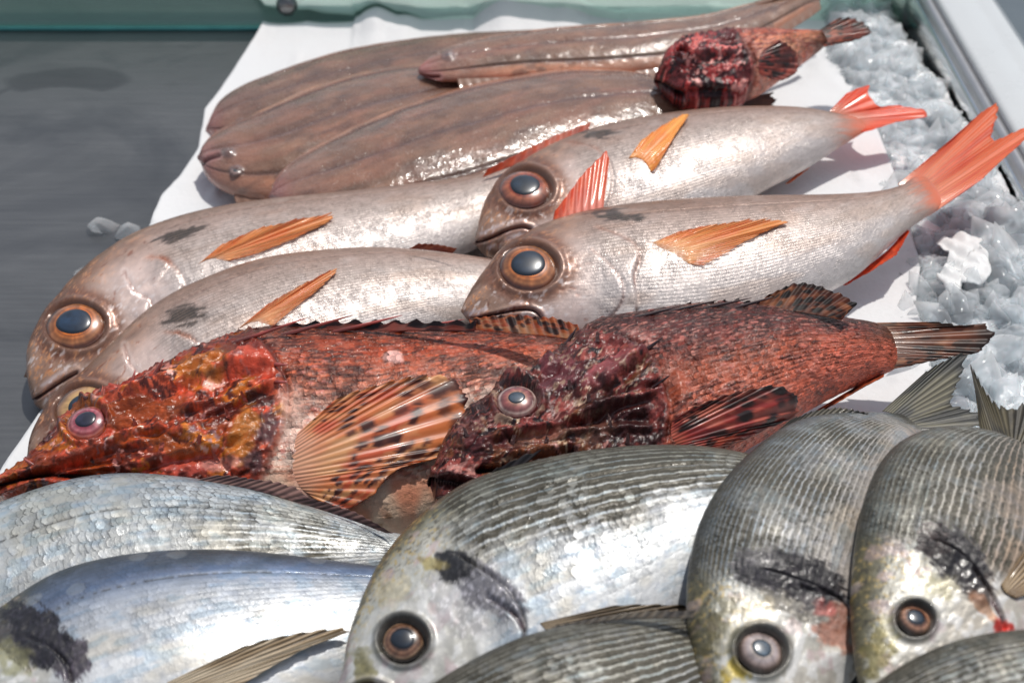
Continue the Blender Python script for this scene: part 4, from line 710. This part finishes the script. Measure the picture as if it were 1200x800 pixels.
f.fin('dorsal_fin', [(905, 510), (940, 494), (980, 487), (1012, 484)], [(928, 491), (955, 480), (985, 477), (1018, 486)], 14, grey_fin((120, 112, 96), (80, 78, 76)), zoff=-.020, rag=.15, lift=(0, .001), notch=.06)
f.fin('tail_fin', [(1033, 483), (1046, 486), (1062, 498), (1074, 512)], [(1082, 444), (1108, 428), (1128, 419), (1129, 440), (1121, 460), (1112, 480), (1128, 484), (1146, 492), (1152, 508), (1110, 516)], 18, grey_fin((150, 144, 122), (98, 98, 94), .55), zoff=-.040, rag=.08, lift=(.001, .006), wave=.0015, notch=.05, alpha=.15)

E5 = [(1010, 812), (1022, 822), (1003, 785), (1060, 838), (998, 740), (1130, 822), (997, 695), (1190, 790), (1000, 650), (1232, 748), (1006, 610), (1258, 705), (1018, 568), (1268, 660), (1038, 533), (1265, 620), (1068, 512), (1255, 590), (1105, 504), (1240, 563), (1140, 507), (1222, 545), (1165, 512), (1207, 532)]
f = Fish('silver_bream', 'olive tinted head-down bream at the right edge with small dark eye and ragged tail', E5, .110, (.14, -.20), .36, rows=38, mat=MAT_SILVER, seed=35, group=GE, nv=200, per=34, lift=[(0, .002), (.5, 0), (1, -.030)])
paint_silver(f, [(1, (64, 64, 58)), (.88, (136, 136, 126)), (.55, (176, 175, 165)), (.2, (182, 176, 166)), (-.15, (192, 172, 154)), (-.5, (204, 182, 164)), (-1, (214, 196, 184))], eye=(1072, 726), er=22, oper=[(1085, 628), (1112, 640), (1135, 656), (1155, 684), (1172, 712), (1180, 740)], blotch=((1140, 678, 26, 15, 50, (60, 50, 46), .85), (1122, 654, 34, 20, 42, (34, 30, 32), 1.), (1094, 634, 17, 16, 0, (60, 52, 50), 1.)), red=((1152, 712, 20, 7, 48, (176, 118, 80), .65), (1176, 734, 10, 13, 0, (196, 50, 40), .95)), gold=((1030, 760, 18, 34, 10, (120, 110, 60), .7), (1100, 685, 20, 14, 20, (150, 142, 100), .5), (1040, 735, 12, 20, 0, (200, 190, 140), .4)), slit=[(1140, 668), (1158, 692), (1170, 716), (1178, 735)], stripe=1.0, stripe_v=(-.9, -.1), met=.28)
f.build(); f.eye((1072, 726), 21, .5, ((.40, (40, 34, 32)), (.56, (104, 66, 50)), (.68, (176, 130, 104)), (.8, (116, 84, 66)), (.92, (70, 56, 46)), (1.06, (50, 46, 42))), pupil=(44, 66, 88), bulge=.38, sink=.04)
f.fin('pectoral_fin', [(1172, 686), (1178, 696), (1190, 702)], [(1192, 655), (1212, 640), (1245, 640), (1240, 665), (1225, 690)], 9, grey_fin((190, 160, 120), (150, 120, 84)), on_body=True, lift=(.001, .004), rag=.04)
f.fin('tail_fin', [(1148, 508), (1162, 510), (1186, 520), (1206, 532)], [(1136, 472), (1130, 446), (1126, 424), (1142, 452), (1154, 470), (1166, 482), (1190, 478), (1216, 476), (1246, 480), (1244, 500)], 18, grey_fin((132, 122, 96), (84, 78, 66), .6), zoff=-.028, rag=.14, lift=(.001, .006), wave=.0015, notch=.10, alpha=.15)

E7 = [(985, 870), (990, 890), (1000, 830), (1030, 920), (1035, 793), (1095, 930), (1090, 762), (1165, 920), (1150, 744), (1225, 895), (1215, 738), (1280, 865), (1280, 740), (1330, 835), (1335, 748), (1370, 805), (1375, 756), (1395, 785)]
f = Fish('silver_bream', 'dark striped back of a bream in the lower right corner, below the olive tinted bream', E7, .122, (0, -.18), .42, rows=28, mat=MAT_SILVER, seed=37, group=GE, nv=170, per=30)
paint_silver(f, ST6, stripe=1.3, stripe_v=(-.9, -.3)); f.build(); f.tail(.045, .030, grey_fin((150, 144, 122), (98, 98, 94), .5))

# ------------------------------------------------------------------ counter, paper, ice, glass, rim
def steel_counter():
    g = NT('worn_wet_steel'); ob = g.n('TexCoord').outputs['Object']
    mp = g.n('Mapping'); mp.inputs['Scale'].default_value = (3, 60, 1); mp.inputs['Rotation'].default_value = (0, 0, .12); g.l(ob, mp.inputs[0])
    br = g.noise(mp.outputs[0], 6, 4, .65); sm = g.noise(ob, 9, 4, .6, 0, .6); big = g.noise(ob, 3.2, 3, .5)
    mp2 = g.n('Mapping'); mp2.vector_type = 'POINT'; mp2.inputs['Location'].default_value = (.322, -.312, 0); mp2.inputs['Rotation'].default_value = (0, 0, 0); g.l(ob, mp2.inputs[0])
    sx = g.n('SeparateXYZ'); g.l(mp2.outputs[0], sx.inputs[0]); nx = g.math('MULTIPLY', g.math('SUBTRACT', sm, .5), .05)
    # dark reflection on the wet steel, with its tail, painted into the base colour
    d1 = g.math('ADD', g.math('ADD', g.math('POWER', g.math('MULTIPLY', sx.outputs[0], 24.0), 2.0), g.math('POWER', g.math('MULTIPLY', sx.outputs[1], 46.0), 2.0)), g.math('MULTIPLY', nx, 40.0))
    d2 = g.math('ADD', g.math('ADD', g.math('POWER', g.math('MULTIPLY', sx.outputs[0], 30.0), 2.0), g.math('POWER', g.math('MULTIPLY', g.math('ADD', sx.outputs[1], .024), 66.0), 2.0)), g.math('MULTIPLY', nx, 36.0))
    refl = g.math('MULTIPLY', g.math('MULTIPLY', g.math('SUBTRACT', 1.15, d1), 3.0, clamp=True), g.math('MULTIPLY', g.math('SUBTRACT', d2, .7), 3.0, clamp=True))
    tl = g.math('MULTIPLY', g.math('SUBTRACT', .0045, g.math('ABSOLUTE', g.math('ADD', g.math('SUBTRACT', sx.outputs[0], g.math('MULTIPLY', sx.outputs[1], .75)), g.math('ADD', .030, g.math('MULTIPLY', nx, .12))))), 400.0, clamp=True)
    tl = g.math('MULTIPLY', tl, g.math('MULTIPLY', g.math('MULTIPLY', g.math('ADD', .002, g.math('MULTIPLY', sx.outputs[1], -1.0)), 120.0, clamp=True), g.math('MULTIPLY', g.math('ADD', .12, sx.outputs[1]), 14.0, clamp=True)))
    st = g.math('MAXIMUM', refl, g.math('MULTIPLY', tl, .7))
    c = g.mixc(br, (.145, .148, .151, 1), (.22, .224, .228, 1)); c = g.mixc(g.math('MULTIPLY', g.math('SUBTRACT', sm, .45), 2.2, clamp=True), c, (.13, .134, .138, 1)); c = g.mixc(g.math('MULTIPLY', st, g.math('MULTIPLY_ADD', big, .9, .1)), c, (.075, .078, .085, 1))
    smr = g.math('MULTIPLY', g.math('SUBTRACT', g.noise(ob, 5.5, 5, .62, 0, 1.2), .5), 5.0, clamp=True); c = g.mixc(g.math('MULTIPLY', smr, .55), c, (.085, .088, .092, 1))
    r = g.math('ADD', g.math('SUBTRACT', .24, g.math('MULTIPLY', smr, .12)), g.math('ADD', g.math('MULTIPLY', br, .16), g.math('MULTIPLY', big, .14)))
    g.set(Base_Color=c, Metallic=.75, Roughness=r, Normal=g.bump(g.math('ADD', br, sm), .25, .0006)); return g.m
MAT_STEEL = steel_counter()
def plain(name, c, rough=.4, metal=0., noise=.15, sc=30, coat=0., bump=.0):
    g = NT(name); ob = g.n('TexCoord').outputs['Object']; n = g.noise(ob, sc, 4, .6)
    g.set(Base_Color=g.mixc(n, tuple(x*(1-noise) for x in c)+(1,), tuple(min(1, x*(1+noise)) for x in c)+(1,)), Roughness=g.math('ADD', rough-.06, g.math('MULTIPLY', n, .12)), Metallic=metal, Coat_Weight=coat)
    if bump: g.set(Normal=g.bump(n, 1, bump))
    return g.m
n1, n2 = 60, 60
xs, ys = np.linspace(-1.6, .3005, n1), np.linspace(-.9, 2.2, n2); Xg, Yg = np.meshgrid(xs, ys, indexing='ij')
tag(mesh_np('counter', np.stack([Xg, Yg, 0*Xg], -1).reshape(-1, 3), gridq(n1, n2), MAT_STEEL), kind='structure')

# rim at the right: steel side wall, lip and white enamelled band, all running away from the camera
def extrude_y(name, prof, y0, y1, mat, parent, ny=30):
    p = np.asarray(prof, float); y = np.linspace(y0, y1, ny); V = np.stack([np.repeat(p[None, :, 0], ny, 0), np.repeat(y[:, None], len(p), 1), np.repeat(p[None, :, 1], ny, 0)], -1)
    k = len(p); q = gridq(ny, k, True); caps = [[0, a, a+1] for a in range(1, k-1)]+[[(ny-1)*k, (ny-1)*k+a+1, (ny-1)*k+a] for a in range(1, k-1)]
    o = mesh_np(name, V.reshape(-1, 3), q, mat, parent, tris=caps, smooth=False); return o
rim = empty('counter_rim', (.32, 0, 0), label='white enamelled metal rim with steel inner wall along the right side', cat='counter rim')
g = NT('polished_side_steel'); ob = g.n('TexCoord').outputs['Object']; g.set(Base_Color=(.74, .75, .76, 1), Metallic=1.0, Roughness=.20, Normal=g.bump(g.noise(ob, 40, 3), .3, .0006)); MAT_SIDE = g.m
extrude_y('inner_wall', [(.301, -.002), (.301, .030), (.304, .034), (.308, .034), (.308, -.002)], -.9, 1.6, MAT_SIDE, rim)
extrude_y('steel_lip', [(.3085, .030), (.302, .0345), (.3045, .040), (.309, .0405), (.311, .030)], -.9, 1.6, plain('lip_steel', (.5, .5, .51), .35, .7, .15, 60), rim)
prof = [(.3095, .025)]+[(.3135-.004*math.cos(a), .0425+.0035*math.sin(a)) for a in np.linspace(0, math.pi/2, 7)]+[(.322, .0475), (.330, .0472), (.334, .0462), (.337, .0462), (.341, .0472)]+[(.345+.005*math.sin(a), .0435+.0035*math.cos(a)) for a in np.linspace(0, math.pi/2, 7)]+[(.350, .0)]
o = extrude_y('white_band', prof, -.9, 1.6, plain('white_enamel', (.66, .68, .68), .28, 0, .06, 25, .5), rim)
extrude_y('outer_trim', [(.3505, .0), (.3505, .040), (.353, .042), (.356, .040), (.356, .0)], -.9, 1.6, plain('trim_steel', (.5, .52, .52), .3, .9), rim)
sl = mesh_np('side_shelf', np.array([(.3565, -.9, .012), (1.3, -.9, .012), (1.3, 1.8, .012), (.3565, 1.8, .012)]), [[0, 1, 2, 3]], plain('shelf_grey', (.13, .16, .18), .3, .2), None); tag(sl, kind='structure')

# greenish glass screen at the back
yg = on_z(np.array([300., 36.]), 0)[1]
gl = empty('glass_screen', (0, yg, 0), label='upright greenish glass screen closing the back of the steel tray', cat='glass screen')
def box(name, a, b, mat, parent, bev=.0008):
    (x0, y0, z0), (x1, y1, z1) = a, b; V = [(x, y, z) for x in (x0, x1) for y in (y0, y1) for z in (z0, z1)]
    Q = [[0, 1, 3, 2], [4, 6, 7, 5], [0, 4, 5, 1], [2, 3, 7, 6], [0, 2, 6, 4], [1, 5, 7, 3]]; o = mesh_np(name, np.array(V), Q, mat, parent, smooth=False)
    if bev: m = o.modifiers.new('bevel', 'BEVEL'); m.width = bev; m.segments = 2
    return o
g = NT('green_glass_pane'); ob = g.n('TexCoord').outputs['Object']; gg = g.n('BsdfGlossy'); gg.inputs['Color'].default_value = (.78, .92, .86, 1); gg.inputs['Roughness'].default_value = .10
g.l(g.bump(g.noise(ob, 5, 2), .5, .004), gg.inputs['Normal']); df = g.n('BsdfTransparent'); g.l(g.mixc(g.noise(ob, 6, 4, .6), (.60, .78, .72, 1), (.80, .92, .88, 1)), df.inputs[0])
mx = g.n('MixShader'); mx.inputs[0].default_value = .55; g.l(df.outputs[0], mx.inputs[1]); g.l(gg.outputs[0], mx.inputs[2]); g.l(mx.outputs[0], g.out.inputs[0]); MAT_PANE = g.m
box('pane', (-1.4, yg, .0035), (.30, yg+.010, .06), MAT_PANE, gl)
box('pane_edge', (-1.4, yg-.0012, .0), (.30, yg+.010, .0033), plain('glass_edge_teal', (.10, .38, .36), .2, 0, .3, 40, .5), gl)
# a round fixing on the screen
th = np.linspace(0, 2*math.pi, 24, endpoint=False); cb = on_z(np.array([340., 33.]), 0)[0]; pr = [(.0, -.006), (.004, -.006), (.006, -.005), (.0078, -.002), (.0082, 0)]
zb = .0205; V = np.array([[(cb+r*math.cos(t), yg+d-.0005, zb+r*math.sin(t)) for t in th] for r, d in pr]); mesh_np('fixing_bolt', V.reshape(-1, 3), gridq(5, 24, True), plain('bolt_steel', (.22, .22, .22), .3, .9), gl)

# paper under the fish
L = resample([(310, 36), (296, 55), (273, 86), (255, 112), (241, 134), (233, 178), (212, 210), (190, 233), (177, 268), (130, 380), (44, 490), (0, 556), (-60, 650), (-120, 760)], 220, smooth=False)
Rr = resample([(980, 6), (983, 57), (1000, 97), (1030, 160), (1047, 207), (1066, 270), (1076, 320), (1073, 360), (1086, 420), (1100, 480), (1130, 600), (1160, 760)], 220, smooth=False)
tt = np.linspace(0, 1, 260); G = L[:, None]*(1-tt[None, :, None])+Rr[:, None]*tt[None, :, None]
zp_ = .0045+.024*sstep(700, 930, G[..., 0])*sstep(60, 170, G[..., 1])*1.0; Pp = np.stack([on_z(G, z_)for z_ in (0., 1.)], 0); Pp = Pp[0]+(Pp[1]-Pp[0])*zp_[..., None]; i, j = np.meshgrid(np.arange(220), np.arange(260), indexing='ij')
xx, yy = Pp[..., 0]*40, Pp[..., 1]*40
topc = np.exp(-i/7.); edge = topc*(.006+.012*np.maximum(0, fbm(xx*.45, yy*0, 71, 3)-.45)*4*(Pp[..., 0] > -.12)); fold = ridge(xx*.16, yy*.16, 72, 3)
Pp[..., 2] += .0010*fbm(xx*.5, yy*.5, 73, 4)+.0022*sstep(.78, .95, fold)+.0012*sstep(.8, .95, ridge(xx*.4+3, yy*.3, 79, 3))+edge*(.5+.5*fbm(xx*.8, yy*0, 74, 2)); Pp[..., 1] -= .004*topc*fbm(xx*.6, yy*0, 75, 3)
Pp[..., 0] += .0015*(fbm(yy*.9, yy*0+3, 76, 3)-.5)*(np.exp(-j/6.)+np.exp(-(259-j)/6.)); Pp[..., 2] += .004*np.exp(-j/5.)*fbm(yy*.4, yy*0, 77, 2)+.004*np.exp(-(259-j)/6.)*fbm(yy*.4, yy*0, 78, 2)
g = NT('damp_white_paper'); ob = g.n('TexCoord').outputs['Object']; nn = g.noise(ob, 14, 4, .6); fn = g.noise(ob, 300, 3, .6)
wetm = g.math('MULTIPLY', g.math('SUBTRACT', nn, .58), 9.0, clamp=True)
stn = g.math('MULTIPLY', g.math('SUBTRACT', g.noise(ob, 7, 5, .65), .56), 4.0, clamp=True); g.set(Base_Color=g.mixc(g.math('MULTIPLY', stn, .4), g.mixc(wetm, (.80, .805, .81, 1), (.66, .675, .69, 1)), (.74, .66, .63, 1)), Roughness=g.math('SUBTRACT', .6, g.math('MULTIPLY', wetm, .4)), Normal=g.bump(g.math('ADD', fn, g.math('MULTIPLY', nn, 3.)), .6, .0006)); MAT_PAPER = g.m
pap = mesh_np('paper_sheet', Pp.reshape(-1, 3), gridq(220, 260)[:, ::-1], MAT_PAPER); m = pap.modifiers.new('thickness', 'SOLIDIFY'); m.thickness = .0004; m.offset = -1
tag(pap, 'white damp paper sheet spread under the fish, wrinkled along its back edge', 'paper sheet')

# ice
g = NT('melting_ice'); ob = g.n('TexCoord').outputs['Object']; n = g.noise(ob, 120, 3, .6); n2_ = g.noise(ob, 35, 3)
g.set(Base_Color=g.mixc(n2_, (.92, .94, .95, 1), (.985, .99, .995, 1)), Roughness=.14, IOR=1.31, Transmission_Weight=.12, Normal=g.bump(n, .7, .0008), Subsurface_Weight=.85, Subsurface_Radius=(.9, 1., 1.), Subsurface_Scale=.014, Coat_Weight=.6, Coat_Roughness=.04); lw = g.n('LayerWeight'); lw.inputs[0].default_value = .35; tpb = g.n('BsdfTransparent'); tpb.inputs[0].default_value = (.96, .98, .99, 1); mxi = g.n('MixShader'); g.l(g.math('MULTIPLY_ADD', lw.outputs['Facing'], .42, .20, clamp=True), mxi.inputs[0]); g.l(tpb.outputs[0], mxi.inputs[1]); g.l(g.b.outputs[0], mxi.inputs[2]); g.l(mxi.outputs[0], g.out.inputs[0]); MAT_ICE = g.m
def ico(sub):
    import bmesh
    bm = bmesh.new(); bmesh.ops.create_icosphere(bm, subdivisions=sub, radius=1); bm.verts.ensure_lookup_table()
    V = np.array([v.co for v in bm.verts]); T = np.array([[v.index for v in f.verts] for f in bm.faces]); bm.free(); return V, T
rg = np.random.default_rng(77)
def chunk(sub, asp=(1, .8, .6), k=11):
    V, T = ico(sub); nr = unit(rg.normal(size=(k, 3))); dd = rg.uniform(.62, 1., k); dots = V@nr.T
    r = np.where(dots > .05, dd[None]/np.maximum(dots, .05), 9); p = 14.0; r = (np.sum(r**-p, 1))**(-1/p); r *= 1+.10*(fbm(V[:, 0]*2+V[:, 2]+rg.random()*50, V[:, 1]*2+V[:, 2], 5, 3)-.5)
    return V*r[:, None]*np.array(asp)*(1+.25*(rg.random(3)-.5)), T
def rotm(a, b, c):
    ca, sa, cb_, sb, cc, s_ = math.cos(a), math.sin(a), math.cos(b), math.sin(b), math.cos(c), math.sin(c)
    return np.array([[cc, -s_, 0], [s_, cc, 0], [0, 0, 1]])@np.array([[cb_, 0, sb], [0, 1, 0], [-sb, 0, cb_]])@np.array([[1, 0, 0], [0, ca, -sa], [0, sa, ca]])
zr_ = .0045+.024*sstep(70, 190, Rr[:, 1]); redge = np.array([on_z(Rr[k_], zr_[k_]) for k_ in range(len(Rr))]); o_ = np.argsort(redge[:, 1])
def xe(y): return np.interp(y, redge[o_, 1], redge[o_, 0])
def heap(x, y):
    t = (x-xe(y))/np.maximum(.297-xe(y), .02); near = sstep(.30, .0, y)
    lim = sstep(1.25, .98, t+.12*(fbm(y*30, y*0, 91, 3)-.5)-.25*near+.35*sstep(.26, .42, y)); return np.maximum(0, (.012+.018*near+.006*fbm(x*50, y*50, 92, 3))*sstep(-.30, .10, t)*lim)
protos = [chunk(2) for _ in range(10)]
VV, TT, base = [], [], 0
gx, gy = np.meshgrid(np.linspace(.13, .2985, 90), np.linspace(-.22, .46, 300), indexing='ij'); hz = heap(gx, gy); hz = np.where(hz > .001, hz*.8+.004*(worley(gx*110, gy*110, 5)[0]-.4), -.004)
gs = NT('packed_slush'); obs = gs.n('TexCoord').outputs['Object']; gs.set(Base_Color=gs.mixc(gs.noise(obs, 45, 4, .6), (.84, .86, .875, 1), (.95, .96, .965, 1)), Roughness=.25, Subsurface_Weight=.7, Subsurface_Radius=(.9, 1., 1.), Subsurface_Scale=.008, Coat_Weight=.5, Normal=gs.bump(gs.noise(obs, 190, 3, .7), .8, .0015))
tag(mesh_np('packed_slush', np.stack([gx, gy, hz+.0052*(hz > .001)], -1).reshape(-1, 3), gridq(90, 300)[:, ::-1], gs.m), kind='stuff'); base = 0
N = 0
while N < 3400:
    y = rg.uniform(-.20, .45); x = rg.uniform(xe(y)-.012, .296); h = heap(np.array([x]), np.array([y]))[0]
    if h < .004: continue
    V, T = protos[rg.integers(10)]; s_ = rg.choice([.0035, .005, .0075, .012], p=[.44, .30, .18, .08]); V = (V*s_)@rotm(*rg.uniform(0, 6.3, 3)).T+np.array([min(x, .2985-s_), y, max(h*rg.uniform(.75, 1.05), s_*.4)])
    VV.append(V); TT.append(T+base); base += len(V); N += 1
tag(mesh_np('crushed_ice', np.vstack(VV), np.zeros((0, 4)), MAT_ICE, tris=np.vstack(TT)), kind='stuff')
def ice(px, size, z, label, asp=(1, .8, .6), rot=None, group='loose lumps of ice'):
    V, T = chunk(4, asp); V = (V*size)@rotm(*(rot or rg.uniform(-.4, .4, 3))).T; c = on_z(np.array(px, float), z); o = mesh_np('ice_lump', V, np.zeros((0, 4)), MAT_ICE, tris=T); o.location = c
    tag(o, label, 'ice lump', group); return o
ice((113, 263), .0068, .005, 'small ice lump on bare steel, left of the whiter lump by the paper')
ice((153, 269), .0080, .006, 'white ice lump on the steel touching the paper edge, above the leftmost bream')
ice((97, 318), .0065, .002, 'flat melting ice sliver on the steel beside the bream forehead', (1.2, .8, .3))
for px, sz, z, lb, asp in [((1090, 265), .016, .020, 'large clear ice lump just under the red tail of the middle bream', (1, .9, .7)), ((1092, 350), .013, .016, 'ice lump beside the paper edge, below left of the white torn scrap', (.9, 1, .8)),
        ((1180, 352), .011, .022, 'rounded ice lump close to the steel wall, right of the torn scrap', (1, .9, .8)), ((1130, 352), .014, .020, 'flat ice lump between the torn scrap and the maroon tail', (1.1, .9, .8)), ((1118, 441), .014, .016, 'broad ice lump just below the tip of the maroon tail', (1.1, .9, .8)),
        ((1165, 430), .013, .024, 'ice lump at the right edge above the ragged grey tail', (1, 1, .6)), ((1120, 185), .010, .016, 'ice lump beside the base of the middle bream tail, near the steel wall', (.8, 1, .7)), ((1145, 395), .012, .022, 'ice lump behind the maroon tail tip', (1, .85, .8)), ((1058, 178), .012, .014, 'pinkish lit ice lump below the rear red tail', (1, .85, .8)), ((1085, 150), .011, .014, 'small ice lump at the tip of the rear red tail', (1, .8, .6))]:
    ice(px, sz, z, lb, asp)
# torn wet scrap lying on the ice
poly = [(1098, 282), (1112, 276), (1135, 274), (1152, 280), (1146, 288), (1158, 298), (1162, 318), (1156, 330), (1140, 334), (1124, 330), (1126, 342), (1116, 346), (1106, 334), (1096, 324), (1108, 312), (1112, 298), (1104, 290)]
ed = resample(poly+[poly[0]], 90, smooth=False)[:-1]; ce = ed.mean(0); rr = np.linspace(.0, 1, 14)[:, None, None]; Gp = ce+(ed-ce)[None]*rr; Ps = on_z(Gp, .040); xx, yy = Ps[..., 0]*160, Ps[..., 1]*160
Ps[..., 2] += .0035*(fbm(xx, yy, 81, 3)-.5)+.0012*np.sin(xx*3.3+yy*2); o = mesh_np('torn_scrap', Ps.reshape(-1, 3), gridq(14, 89, True), plain('scrap_white', (.82, .82, .81), .5, 0, .05, 90, .3)); m = o.modifiers.new('thickness', 'SOLIDIFY'); m.thickness = .0006
tag(o, 'torn white scrap lying on the ice between the red tail and the maroon tail', 'paper scrap')
